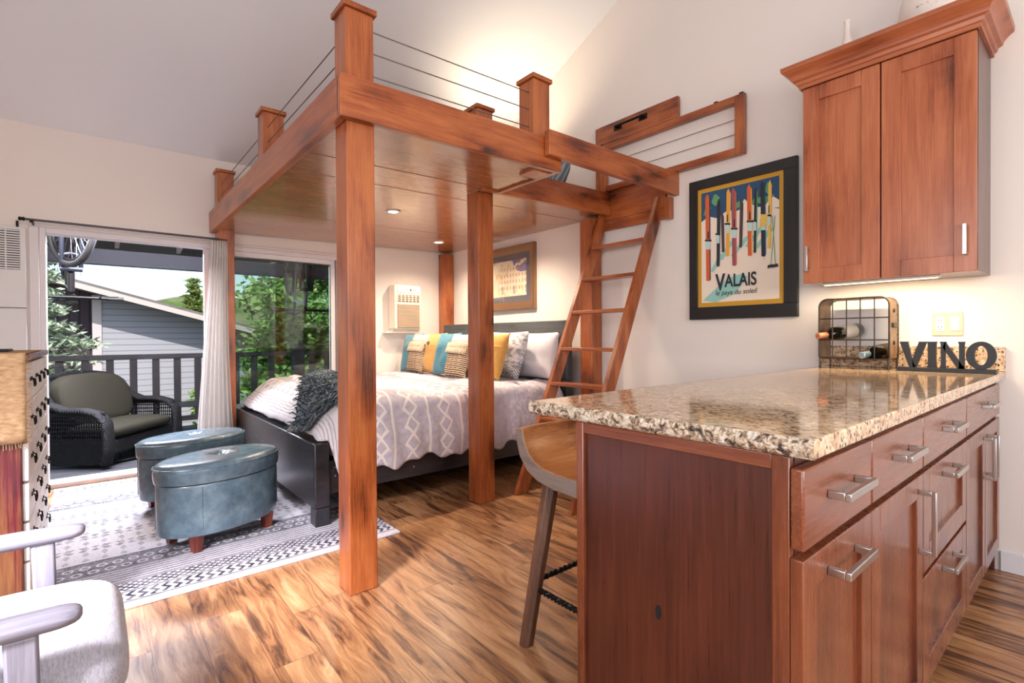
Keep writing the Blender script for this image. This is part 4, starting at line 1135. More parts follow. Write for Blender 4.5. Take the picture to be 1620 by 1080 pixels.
for (i, j, z) in ((0, 1, 0.215), (0, 2, 0.19), (1, 3, 0.19), (2, 3, 0.215)):
    p, q = at_z(legs[i], z), at_z(legs[j], z); mb = MB(); d_ = (q - p); L = d_.length; d_.normalize()
    u_ = Vector((0, 0, 1)); w_ = d_.cross(u_)
    for ph in (0, pi):
        mb.tube([p + d_ * (L * k / 60) + (u_ * cos(ph + k * 0.9) + w_ * sin(ph + k * 0.9)) * 0.0055 for k in range(61)], 0.0062, 6)
    mb.build('footrest', BLACKM, st, smooth=True)

# ================================================================== rug
def rug_mat():
    m = M('woven_rug', 0.95, spec=0.05)
    x, y, z = m.xyz(m.co())           # origin at the rug's near corner, x across the bands, y along them
    sp = m.noise(m.co(), 120, 3, 0.7); sp2 = m.noise(m.co(), 18, 3)
    H = 1.19
    d = H - (x - H).abs()
    def band(a, b): return d.between(a, b)
    chev = ((y / 0.042) + (d / 0.05).tri() * 0.55).fract().lt(0.45) * band(0.066, 0.155)
    m1 = ((y / 0.036).tri() - (d / 0.036).tri()).abs().lt(0.34) * band(0.175, 0.262)
    lines = (d / 0.028).fract().lt(0.28) * band(0.275, 0.445)
    edge = band(0.052, 0.060).max(band(0.160, 0.168)).max(band(0.266, 0.272)).max(band(0.445, 0.452)).max(band(0.632, 0.64))
    def ring(c, off):
        yy = ((y / 0.062 + off).fract() - 0.5) * 0.062
        q = d - c; r = m.math('SQRT', yy * yy + q * q)
        return r.between(0.013, 0.023)
    rings = ring(0.498, 0.0).max(ring(0.568, 0.5))
    field = band(0.455, 0.632) * (1.0 - rings) * sp.gt(0.40)
    cross = (((y / 0.075).tri() + (d / 0.09).tri() * 0.5).lt(0.42) * (d / 0.016).fract().lt(0.55)) * band(0.66, 1.18)
    mesh = (((y / 0.05).tri() + (d / 0.05).tri()).lt(0.75)) * (band(0.80, 0.88).max(band(1.02, 1.09)))
    speck = sp.gt(0.53) * 0.42
    k = chev.max(m1).max(lines).max(edge).max(field * 0.85).max(cross * 0.75).max(mesh * 0.7).max(speck) 
    wear = m.f(sp2, 0.35, 0.6, 0.75, 1.0)
    c = m.mix(k * wear, m.ramp(sp, [(0.3, (188, 182, 190)), (0.7, (218, 214, 220))]), (52, 52, 64))
    m.col(c); m.bump(sp * 0.6 - k * 0.5, 0.4, 0.006)
    return m.mat
rg = MB().box(2.57, 4.95, -0.22, 1.325, 0.0005, 0.009)
ORG[-1] = Vector((2.57, -0.22, 0))
tag(rg.build('area_rug', rug_mat(), None, bevel=0.002), 'grey and white banded woven rug on the plank floor under the ottomans', 'rug')

# ================================================================== ottomans
LEA = M('blue_grey_leather', 0.27, spec=0.5, coat=0.3)
LEA.col(LEA.ramp(LEA.noise(LEA.co(), 10, 5, 0.65), [(0.3, (64, 82, 94)), (0.55, (88, 108, 120)), (0.75, (110, 130, 140))]))
LEA.bump(LEA.noise(LEA.co(), 160, 3), 0.15, 0.004)
LEA = LEA.mat
RED = wood('mahogany_leg', 'z', (60, 20, 18), (98, 38, 28), (130, 62, 40), knots=0)
def ottoman(label, loc, rz, a, b):
    t = thing('ottoman', label, 'ottoman', loc, 'oval leather ottomans on the rug', rz=rz)
    body = [(1e-4, 0.085), (0.97, 0.085), (0.99, 0.10), (1.0, 0.13), (1.0, 0.335), (0.985, 0.345), (1e-4, 0.345)]
    def ell(pr, nm, mat, sub_dent=False, n=64):
        mb = MB()

        m_ = len(pr); bse = len(mb.v)
        for (r_, h) in pr:
            for k in range(n):
                w_ = 2 * pi * k / n
                x, y = a * r_ * cos(w_), b * r_ * sin(w_); z = h
                if sub_dent:
                    q = sqrt((x / a) ** 2 + (y / b) ** 2)
                    if h > 0.43:
                        z += 0.012 * (1 - q * q) - 0.022 * exp(-((x * x + y * y) / 0.0016)) - 0.004 * exp(-q * 3) * abs(cos(3 * w_))
                mb.v.append(Vector((x, y, z)))
        for i in range(m_ - 1):
            for k in range(n): mb.f.append((bse + i * n + k, bse + i * n + (k + 1) % n, bse + (i + 1) * n + (k + 1) % n, bse + (i + 1) * n + k)); mb.mi.append(0)
        return mb
    bo = ell(body, 'b', LEA).build('base', LEA, t, smooth=True, angle=50)
    sm_ = MB()
    for w_ in (-2.05, -1.1, 0.5, 2.2, 3.4): sm_.tube([(a * 1.001 * cos(w_), b * 1.001 * sin(w_), z) for z in (0.12, 0.2, 0.335)], 0.0028, 6)
    sm_.build('seam', LEA, bo, smooth=True)
    lid = [(1e-4, 0.348), (0.98, 0.348), (1.02, 0.352), (1.035, 0.37), (1.04, 0.40), (1.035, 0.425), (1.01, 0.440), (0.96, 0.447), (0.85, 0.450), (0.7, 0.450), (0.5, 0.450), (0.3, 0.450), (0.18, 0.450), (0.1, 0.450), (0.05, 0.450), (1e-4, 0.450)]
    ld_ = ell(lid, 'l', LEA, True).build('lid', LEA, t, smooth=True, angle=50)
    pp = MB().tube([(a * 1.037 * cos(2 * pi * k / 64), b * 1.037 * sin(2 * pi * k / 64), 0.428) for k in range(64)], 0.0045, 6, closed=True)
    pp.build('piping', LEA, ld_, smooth=True)
    MB().sphere((0, 0, 0.443), 0.016, 14, 8, sz=0.55).build('tuft_button', LEA, ld_, smooth=True)
    for (sx, sy) in ((1, 1), (1, -1), (-1, 1), (-1, -1)):
        x, y = sx * a * 0.62, sy * b * 0.60

        lg = MB(); lg.v = [Vector((x + i * s, y + j * s, z)) for (z, s) in ((0.0, 0.019), (0.086, 0.027)) for (i, j) in ((-1, -1), (1, -1), (1, 1), (-1, 1))]
        lg.f = [(0, 3, 2, 1), (4, 5, 6, 7), (0, 1, 5, 4), (1, 2, 6, 5), (2, 3, 7, 6), (3, 0, 4, 7)]; lg.mi = [0] * 6
        lg.build('leg', RED, t, bevel=0.002)
    return t
# long axis mostly along Y
o1 = ottoman('oval blue-grey leather ottoman nearer the camera, in front of the footboard', (3.19, 0.545, 0.0095), radians(70), 0.315, 0.20)
o2 = dup(o1, (3.96, 0.52, 0.0095), radians(72), 'oval blue-grey leather ottoman farther back, beside the curtain')

# ================================================================== curtain
CUR = M('curtain_cloth', 0.9, spec=0.1, sheen=0.2); CUR.col(CUR.ramp(CUR.noise(CUR.co(), 70, 3), [(0.3, (224, 221, 221)), (0.7, (238, 235, 233))]))
_tl = CUR.n('ShaderNodeBsdfTranslucent'); _tl.inputs[0].default_value = lin((236, 233, 230)); _mx = CUR.n('ShaderNodeMixShader'); _mx.inputs[0].default_value = 0.4
CUR.link(CUR.b.outputs[0], _mx.inputs[1]); CUR.link(_tl.outputs[0], _mx.inputs[2]); CUR.link(_mx.outputs[0], CUR.out.inputs[0])
cu = thing('curtain', 'white pleated curtain gathered at the middle of the sliding door', 'curtain', (4.95, 0.8, 0))
def cfn(u, v):
    z = 0.03 + 1.895 * v
    w0, w1 = 0.60, 0.80; t = 1 - v
    ya = 0.775 - 0.135 * t ** 1.1; yb = 0.895 + 0.045 * t - 0.02 * sin(pi * v)
    y = ya + (yb - ya) * u
    amp = 0.009 + 0.018 * t
    x = 4.838 + amp * sin(u * 2 * pi * 6.5 + 0.8 * sin(3 * t)) + 0.01 * nz(u * 5, v * 2)
    return (min(x, 4.868) if y > 0.82 else x, y, z)
cm = MB().quadgrid(cfn, 120, 40)
co_ = cm.build('cloth', CUR.mat, cu, smooth=True, angle=180)
so = co_.modifiers.new('thick', 'SOLIDIFY'); so.thickness = 0.003; so.offset = 0
rd = thing('curtain_rod', 'slim dark grey curtain rod with finial over the sliding door', 'curtain rod', (4.9, 0.2, 1.94))
RODM = plain('rod_metal', (74, 72, 80), 0.3, metal=0.8)
MB().tube([(4.88, -0.345, 1.945), (4.88, 0.905, 1.945)], 0.0085, 12).build('rod', RODM, rd, smooth=True)
MB().lathe([(0.0001, 0), (0.012, 0.002), (0.014, 0.012), (0.009, 0.018), (0.015, 0.024), (0.012, 0.034), (0.0001, 0.038)], (4.88, -0.345, 1.945), 14, ax=(0, -1, 0)).build('finial', BLACKM, rd, smooth=True)
MB().box(4.872, D - 0.002, -0.318, -0.308, 1.93, 1.94).lathe([(0.016, 0), (0.016, 0.004), (0.0001, 0.004)], (D - 0.006, -0.313, 1.935), 14, ax=(1, 0, 0)).tube([(4.88, -0.313, 1.926), (4.88, -0.313, 1.936)], 0.012, 8).build('bracket', BLACKM, rd)
hk = thing('wall_hook', 'tiny black hook on the wall just left of the curtain rod', 'hook', (D, -0.398, 1.935))
MB().box(D - 0.006, D - 0.001, -0.405, -0.391, 1.91, 1.955).tube([(D - 0.005, -0.398, 1.93), (D - 0.03, -0.398, 1.93), (D - 0.03, -0.398, 1.945)], 0.005, 8).build('hook_body', BLACKM, hk)

# wall heater
wh = thing('wall_heater', 'white vented wall heater panel left of the sliding door', 'heater', (D, -0.7, 1.2))
HEAT = plain('heater_enamel', (216, 214, 214), 0.45)
hy0, hy1 = -0.90, -0.352
MB().box(D - 0.04, D - 0.001, hy0, hy1, 0.10, 1.325).build('lower_panel', HEAT, wh, bevel=0.005)
hp = MB().box(D - 0.036, D - 0.001, hy0, hy1, 1.331, 1.905).build('upper_panel', HEAT, wh, bevel=0.005)
vg = MB().box(D - 0.0385, D - 0.0355, hy0 + 0.04, hy1 - 0.032, 1.60, 1.885).build('vent_opening', DARKP, hp)
lv = MB()
for k in range(17): lv.box(D - 0.046, D - 0.0385, hy0 + 0.04, hy1 - 0.032, 1.603 + k * 0.0168, 1.612 + k * 0.0168)
for y in (-0.455, -0.53, -0.605, -0.68, -0.755): lv.box(D - 0.048, D - 0.0465, y - 0.0035, y + 0.0035, 1.60, 1.885)
lv.build('louvres', HEAT, vg)

# ================================================================== apothecary dresser on the left
DX0, DX1, DY, DYB, DZT = 2.45, 3.44, -0.18, -0.66, 1.05
dz = thing('drawer_chest', 'tall reddish chest with many pale, glare-whitened drawers and black bail pulls along its long side', 'chest of drawers', ((DX0 + DX1) / 2, -0.42, 0))
CHEST = wood('rosewood', 'z', (44, 12, 20), (104, 34, 40), (146, 100, 62), rough=0.35, coat=0.3, knots=0.7, scale=0.8, seed=6)
PALE_GLARE = wood('pale_glare_front', 'x', (224, 218, 216), (236, 230, 228), (244, 240, 238), rough=0.4, coat=0.3, knots=0, seed=3)  # pale wood whitened further, with specular glare put into the colour
MB().box(DX0, DX1, DYB, DY - 0.012, 0.0, DZT - 0.025).build('carcass', CHEST, dz, bevel=0.004)
MB().box(DX0 - 0.012, DX1 + 0.012, DYB - 0.005, DY + 0.012, DZT - 0.025, DZT).build('top', CHEST, dz, bevel=0.004)
rows, cols = 7, 4
dw, dh = (DX1 - DX0 - 0.02) / cols, (DZT - 0.06) / rows
for i in range(cols):
    for j in range(rows):
        x0 = DX0 + 0.01 + i * dw; z0 = 0.03 + j * dh
        d_ = MB().box(x0 + 0.004, x0 + dw - 0.004, DY - 0.0115, DY + 0.006, z0 + 0.004, z0 + dh - 0.004).build('drawer', PALE_GLARE, dz, bevel=0.003)
        xc, zc = x0 + dw / 2, z0 + dh * 0.55
        h = MB().tube([(xc - 0.028, DY + 0.008, zc), (xc - 0.028, DY + 0.016, zc - 0.003), (xc - 0.027, DY + 0.018, zc - 0.026), (xc + 0.027, DY + 0.018, zc - 0.026), (xc + 0.028, DY + 0.016, zc - 0.003), (xc + 0.028, DY + 0.008, zc)], 0.003, 6)
        for s in (-1, 1): h.lathe([(0.0001, 0), (0.008, 0), (0.008, 0.003), (0.0001, 0.004)], (xc + s * 0.028, DY + 0.006, zc), 10, ax=(0, 1, 0))
        h.build('bail_pull', BLACKM, d_, smooth=True)
BUR = M('burlap', 0.95, spec=0.05); bx_, by_, bz_ = BUR.xyz(BUR.co())
BUR.col(BUR.ramp(BUR.noise(BUR.map(BUR.co(), (1, 1, 3)), 40, 4), [(0.3, (150, 116, 84)), (0.7, (192, 158, 122))])); BUR.bump((by_ * 900).sin() * (bz_ * 900).sin(), 0.3, 0.003)
rn = thing('burlap_runner', 'tan burlap runner with frayed edge over the top and near end of the chest', 'table runner', (DX0, -0.4, DZT))
ra, rb = DYB + 0.05, DY + 0.004
MB().box(DX0 - 0.020, DX1 - 0.30, ra, rb, DZT + 0.001, DZT + 0.004).build('cloth_top', BUR.mat, rn)
def drop(u, v): return (DX0 - 0.018 - 0.004 * sin(u * 9) * (1 - v), ra + (rb - ra) * u, 0.742 + (DZT + 0.004 - 0.742) * v)
db = MB().quadgrid(drop, 30, 12); dbo = db.build('cloth_drop', BUR.mat, rn, smooth=True, angle=180)
so = dbo.modifiers.new('thick', 'SOLIDIFY'); so.thickness = 0.003; so.offset = 0
fg = MB(); rnd = random.Random(2)
for k in range(70):
    z = 0.745 + (DZT - 0.75) * k / 69; fg.tube([(DX0 - 0.018, rb - 0.004, z), (DX0 - 0.020, rb + 0.008 + rnd.uniform(0, .008), z - rnd.uniform(0, .01))], 0.0011, 3, cap=False)
for k in range(60):
    y = ra + (rb - ra) * k / 59; fg.tube([(DX0 - 0.018, y, 0.746), (DX0 - 0.020 + rnd.uniform(-.004, .004), y + rnd.uniform(-.004, .004), 0.728 - rnd.uniform(0, .008))], 0.0011, 3, cap=False)
fgo = fg.build('frayed_fringe', BUR.mat, rn); fgo['kind'] = 'stuff'
tg = thing('table_telescope', 'small black tube with a metal end on a stand, on the chest', 'telescope', (2.85, -0.34, DZT))
MB().box(2.76, 2.94, -0.44, -0.25, DZT + 0.0045, DZT + 0.014).build('base', BLACKM, tg, bevel=0.003)
MB().tube([(2.85, -0.35, DZT + 0.012), (2.85, -0.35, DZT + 0.06)], 0.006, 8).build('stem', BLACKM, tg, smooth=True)
MB().tube([(2.85, -0.50, DZT + 0.068), (2.85, -0.30, DZT + 0.068)], 0.015, 16).build('barrel', DARKP, tg, smooth=True, angle=40)
MB().tube([(2.85, -0.302, DZT + 0.068), (2.85, -0.288, DZT + 0.068)], 0.017, 16).build('metal_ring', STEEL, tg, smooth=True, angle=40)

# ================================================================== armchair
GFAB = M('grey_linen', 0.92, spec=0.1, sheen=0.25); GFAB.col(GFAB.ramp(GFAB.noise(GFAB.map(GFAB.co(), (1, 6, 3)), 40, 4, 0.7), [(0.3, (142, 139, 147)), (0.7, (182, 178, 187))])); GFAB.bump(GFAB.noise(GFAB.co(), 420, 2), 0.3, 0.003); GFAB = GFAB.mat
GWD = {a: wood('greywash', a, (84, 81, 91), (112, 108, 119), (138, 134, 144), rough=0.4, coat=0.15, knots=0, seed=7) for a in 'xyz'}
ch = thing('armchair', 'grey linen armchair with greywashed wooden arms, at the left front', 'armchair', (1.63, -0.32, 0))
AX0, AX1 = 1.345, 1.925
for ax_ in (AX0, AX1):
    # sculpted arm: rounded, tapering towards its tip
    mb = MB()
    pts = []
    for k in range(19):
        t = max(0.0, (k - 4) / 14); y = -0.055 - 0.62 * t
        pts.append((y, 0.548 - 0.030 * t + 0.012 * sin(pi * t), 0.031 - 0.004 * t, 0.021 + 0.004 * sin(pi * t)))
    n = 14
    for i, (y, z, w_, h_) in enumerate(pts):
        e = (0.30, 0.62, 0.82, 0.94, 1.0)[min(i, 4)]; y = y + (0.0, -0.004, -0.012, -0.024, -0.036)[min(i, 4)] + 0.036
        for k in range(n):
            a = 2 * pi * k / n; mb.v.append(Vector((ax_ + w_ * e * cos(a), y, z + h_ * e * sin(a))))
    for i in range(len(pts) - 1):
        for k in range(n): mb.f.append((i * n + k, i * n + (k + 1) % n, (i + 1) * n + (k + 1) % n, (i + 1) * n + k)); mb.mi.append(0)
    mb.f += [tuple(range(n)), tuple((len(pts) - 1) * n + k for k in reversed(range(n)))]; mb.mi += [0, 0]
    mb.build('arm', GWD['y'], ch, smooth=True, angle=60)
    MB().prism([(ax_ - 0.016, -0.135, 0.532), (ax_ - 0.016, -0.085, 0.532), (ax_ - 0.016, -0.078, 0.0), (ax_ - 0.016, -0.118, 0.0)], (0.032, 0, 0)).build('leg', GWD['z'], ch, bevel=0.006)
    MB().prism([(ax_ - 0.016, -0.66, 0.522), (ax_ - 0.016, -0.61, 0.522), (ax_ - 0.016, -0.69, 0.0), (ax_ - 0.016, -0.73, 0.0)], (0.032, 0, 0)).build('leg', GWD['z'], ch, bevel=0.006)
for y in (-0.12, -0.62): MB().box(AX0 + 0.017, AX1 - 0.017, y - 0.012, y + 0.012, 0.20, 0.262).build('frame_rail', GWD['x'], ch, bevel=0.004)
def blob(x0, x1, y0, y1, z0, z1, p=5.0, n=40, tilt=None, crown=0.02):
    """soft upholstered block"""
    mb = MB(); cx, cy, cz = (x0 + x1) / 2, (y0 + y1) / 2, (z0 + z1) / 2; hx, hy, hz = (x1 - x0) / 2, (y1 - y0) / 2, (z1 - z0) / 2
    def fn(u, v):
        a, b = 2 * pi * u, pi * (v - 0.5)
        def sp(c, e): return (abs(c) ** (2 / e)) * (1 if c >= 0 else -1)
        x = sp(cos(b), 4.5) * sp(cos(a), p); y = sp(cos(b), 4.5) * sp(sin(a), p); z = sp(sin(b), 3.0)
        return Vector((cx + hx * x, cy + hy * y, cz + hz * z + (crown * (1 - x * x) * (1 - y * y) if z > 0 else 0)))
    mb.quadgrid(fn, n * 2, n, cu=True)
    if tilt: mb.xf(tilt)
    return mb
blob(AX0 + 0.022, AX1 - 0.022, -0.64, 0.062, 0.265, 0.440, 7).build('seat_cushion', GFAB, ch, smooth=True, angle=180)
blob(AX0 + 0.024, AX1 - 0.024, -0.73, -0.57, 0.40, 0.86, 6, tilt=lambda p: (p.x, p.y - (p.z - 0.42) * 0.28, p.z)).build('back_cushion', GFAB, ch, smooth=True, angle=180)

# ================================================================== outside: deck
BRN = plain('deck_stain', (38, 35, 40), 0.7, var=0.2, vscale=12)
DECK = M('deck_boards', 0.75); _p = DECK.xyz(DECK.co()); DECK.col(DECK.mix((_p[0] / 0.14).fract().lt(0.07), DECK.ramp(DECK.noise(DECK.map(DECK.co(), (8, 0.6, 1)), 6, 4), [(0.3, (46, 46, 52)), (0.7, (70, 70, 76))]), (14, 14, 18)))
o = MB().box(D + 0.145, 7.75, -3.5, 5.2, -0.10, -0.03).build('deck_floor', DECK.mat, None) if not org() else None
o['kind'] = 'structure'
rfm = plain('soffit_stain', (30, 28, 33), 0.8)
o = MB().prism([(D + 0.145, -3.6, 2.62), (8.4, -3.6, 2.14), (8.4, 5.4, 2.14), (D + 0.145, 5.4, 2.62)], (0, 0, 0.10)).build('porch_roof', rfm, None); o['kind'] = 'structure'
o = MB().box(7.46, 7.58, -3.5, 5.3, 1.965, 2.14).build('porch_beam', plain('beam_stain', (52, 54, 66), 0.7), None); o['kind'] = 'structure'
RAF = plain('rafter_paint', (176, 170, 172), 0.7)
for k in range(13):
    y = -3.0 + k * 0.60 + 0.31 - 0.07
    ra_ = MB().prism([(5.25, y - 0.02, 2.595), (7.45, y - 0.02, 2.28), (7.45, y - 0.02, 2.16), (5.25, y - 0.02, 2.46)], (0, 0.04, 0)).build('rafter', RAF, None)
    ra_['kind'] = 'structure'
rl = thing('deck_railing', 'dark stained deck railing of square balusters behind the wicker seat', 'railing', (7.6, 0.8, -0.03))
MB().box(7.55, 7.66, -3.4, 2.20, 0.855, 0.915).build('top_rail', BRN, rl, bevel=0.004)
MB().box(7.57, 7.63, -3.4, 2.20, 0.06, 0.12).build('bottom_rail', BRN, rl)


for k in range(22):
    yy = -2.72 + k * 0.222
    if yy > 2.12: break
    MB().box(7.575, 7.625, yy - 0.036, yy + 0.036, 0.121, 0.854).build('baluster', BRN, rl)
MB().box(7.53, 7.68, 2.23, 2.38, -0.03, 1.03).build('corner_post', BRN, rl, bevel=0.006)
MB().box(7.55, 7.66, 2.40, 5.1, 0.855, 0.915).build('top_rail', BRN, rl, bevel=0.004)
for k in range(12): MB().box(7.575, 7.625, 2.5 + k * 0.222 - 0.036, 2.5 + k * 0.222 + 0.036, -0.03, 0.854).build('baluster', BRN, rl)

# wicker glider seat
WK = M('black_wicker', 0.65, coat=0.0, spec=0.3); _q = WK.xyz(WK.co())
WK.col(WK.ramp(((_q[2] * 420).sin() * ((_q[0] + _q[1]) * 300).sin()) * 0.5 + 0.5, [(0.2, (8, 8, 10)), (0.8, (32, 31, 36))])); WK.bump((_q[2] * 420).sin() * ((_q[0] + _q[1]) * 300).sin(), 0.5, 0.006); WK = WK.mat
OLV = plain('olive_cushion', (50, 48, 41), 0.9, spec=0.1, var=0.05, bump=0.2, bscale=200)
wk = thing('wicker_glider', 'black wicker glider seat with olive grey cushions out on the deck', 'garden seat', (5.99, 0.40, -0.03), rz=radians(218))
# local: x along the width, y towards the back, z up; front at y = 0
WH = 0.475
def arm_side(x, s):
    """curved wicker arm: roll over the top, panel below"""
    path = [(0.60, 0.70), (0.50, 0.56), (0.36, 0.505), (0.20, 0.505), (0.08, 0.475), (0.015, 0.40), (0.0, 0.28), (0.0, 0.15), (0.02, 0.04)]
    mb = MB(); fine_ = []
    for i in range(len(path) - 1):
        for t in (0, 0.34, 0.67): fine_.append((path[i][0] + (path[i + 1][0] - path[i][0]) * t, path[i][1] + (path[i + 1][1] - path[i][1]) * t))
    fine_.append(path[-1])
    n = 12
    for i, (y, z) in enumerate(fine_):
        a, b = fine_[max(0, i - 1)], fine_[min(len(fine_) - 1, i + 1)]
        ty, tz = b[0] - a[0], b[1] - a[1]; L = sqrt(ty * ty + tz * tz); ty /= L; tz /= L
        for k in range(n):
            w_ = 2 * pi * k / n; cx, cn = 0.062 * cos(w_), 0.030 * sin(w_)
            mb.v.append(Vector((x + cx, y + -tz * cn, z + ty * cn)))
    for i in range(len(fine_) - 1):
        for k in range(n): mb.f.append((i * n + k, i * n + (k + 1) % n, (i + 1) * n + (k + 1) % n, (i + 1) * n + k)); mb.mi.append(0)
    ar = mb.build('arm', WK, wk, smooth=True, angle=180)
    # woven panel as real strands with open gaps in its upper half
    pn = MB()
    for k in range(24):
        y = 0.015 + k * 0.021
        ztop = 0.49 if 0.1 < y < 0.42 else (0.44 if y <= 0.1 else 0.56)
        pn.box(x - 0.005, x + 0.005, y, y + 0.008, 0.03, ztop)
    for k in range(16): pn.box(x - 0.009, x + 0.009, 0.01, 0.51, 0.035 + k * 0.0145, 0.047 + k * 0.0145)
    for k in range(5): pn.box(x - 0.008, x + 0.008, 0.01, 0.51, 0.29 + k * 0.036, 0.300 + k * 0.036)
    pn.box(x - 0.009, x + 0.009, 0.03, 0.51, 0.455, 0.49)
    pn.build('woven_panel', WK, ar)
arm_side(-WH, -1); arm_side(WH, 1)
bk = MB().quadgrid(lambda u, v: (-WH + 2 * WH * u, 0.47 + 0.20 * v, 0.22 + (0.53 + 0.05 * sin(pi * u)) * v), 20, 12)
bo = bk.build('back', WK, wk, smooth=True, angle=180); so = bo.modifiers.new('t', 'SOLIDIFY'); so.thickness = 0.03; so.offset = 0
MB().tube([(-WH + 2 * WH * k / 20, 0.672, 0.752 + 0.05 * sin(pi * k / 20)) for k in range(21)], 0.032, 10).build('back_roll', WK, wk, smooth=True, angle=180)
MB().box(-WH + 0.01, WH - 0.01, 0.02, 0.50, 0.10, 0.235).build('seat_apron', WK, wk, bevel=0.02)
blob(-WH + 0.06, WH - 0.06, 0.0, 0.47, 0.236, 0.36, 8, n=24, crown=0.012).build('seat_cushion', OLV, wk, smooth=True, angle=180)
blob(-WH + 0.055, WH - 0.055, 0.34, 0.50, 0.34, 0.79, 5, n=24, tilt=lambda p: (p.x, p.y + (p.z - 0.34) * 0.30, p.z)).build('back_cushion', OLV, wk, smooth=True, angle=180)
bs = MB()
bs.tube([(0.36 * cos(2 * pi * k / 40), 0.28 + 0.30 * sin(2 * pi * k / 40), 0.016) for k in range(40)], 0.014, 8, closed=True)
for x in (-0.2, 0.2): bs.tube([(x, 0.10, 0.02), (x, 0.10, 0.11)], 0.012, 8).tube([(x, 0.46, 0.02), (x, 0.46, 0.11)], 0.012, 8)
bs.build('swivel_base', BLACKM, wk, smooth=True)

# things behind the fixed pane
tb = thing('deck_table', 'round grey deck table with rod sides seen through the right pane', 'table', (6.45, 2.06, -0.03))
GRT = plain('grey_table', (120, 122, 126), 0.5)
MB().lathe([(0.0001, 0.575), (0.36, 0.575), (0.375, 0.585), (0.375, 0.60), (0.36, 0.61), (0.0001, 0.61)], (6.45, 2.06, -0.03), 40).build('table_top', GRT, tb, smooth=True, angle=40)
for k in range(16):
    a = 2 * pi * k / 16; MB().tube([(6.45 + 0.33 * cos(a), 2.06 + 0.33 * sin(a), 0.55), (6.45 + 0.33 * cos(a), 2.06 + 0.33 * sin(a), -0.012)], 0.007, 6).build('rod', GRT, tb, smooth=True)
MB().tube([(6.45 + 0.33 * cos(2 * pi * k / 32), 2.06 + 0.33 * sin(2 * pi * k / 32), -0.018) for k in range(32)], 0.011, 6, closed=True).build('base_ring', GRT, tb, smooth=True)
bn = thing('outdoor_bench', 'low dark grey cushioned bench behind the right pane, partly hidden by the bed', 'bench', (5.75, 1.45, -0.03))
DGC = plain('charcoal_cushion', (58, 64, 62), 0.85, var=0.06)
blob(5.52, 5.98, 1.05, 2.00, 0.20, 0.42, 8, n=24, crown=0.01).build('cushion', DGC, bn, smooth=True, angle=180)
MB().box(5.54, 5.96, 1.07, 1.98, 0.10, 0.198).build('frame', BRN, bn, bevel=0.006)
for x in (5.56, 5.90):
    for y in (1.09, 1.92): MB().box(x, x + 0.04, y, y + 0.04, -0.0295, 0.099).build('leg', BRN, bn)
sd = thing('side_stand', 'small dark side stand at the railing right of the wicker seat', 'side table', (6.9, 0.86, -0.03))
MB().box(6.72, 7.08, 0.70, 1.06, 0.33, 0.36).build('top', BRN, sd, bevel=0.004)
for x in (6.74, 7.03):
    for y in (0.72, 1.01): MB().box(x, x + 0.03, y, y + 0.03, -0.0295, 0.329).build('leg', BRN, sd)

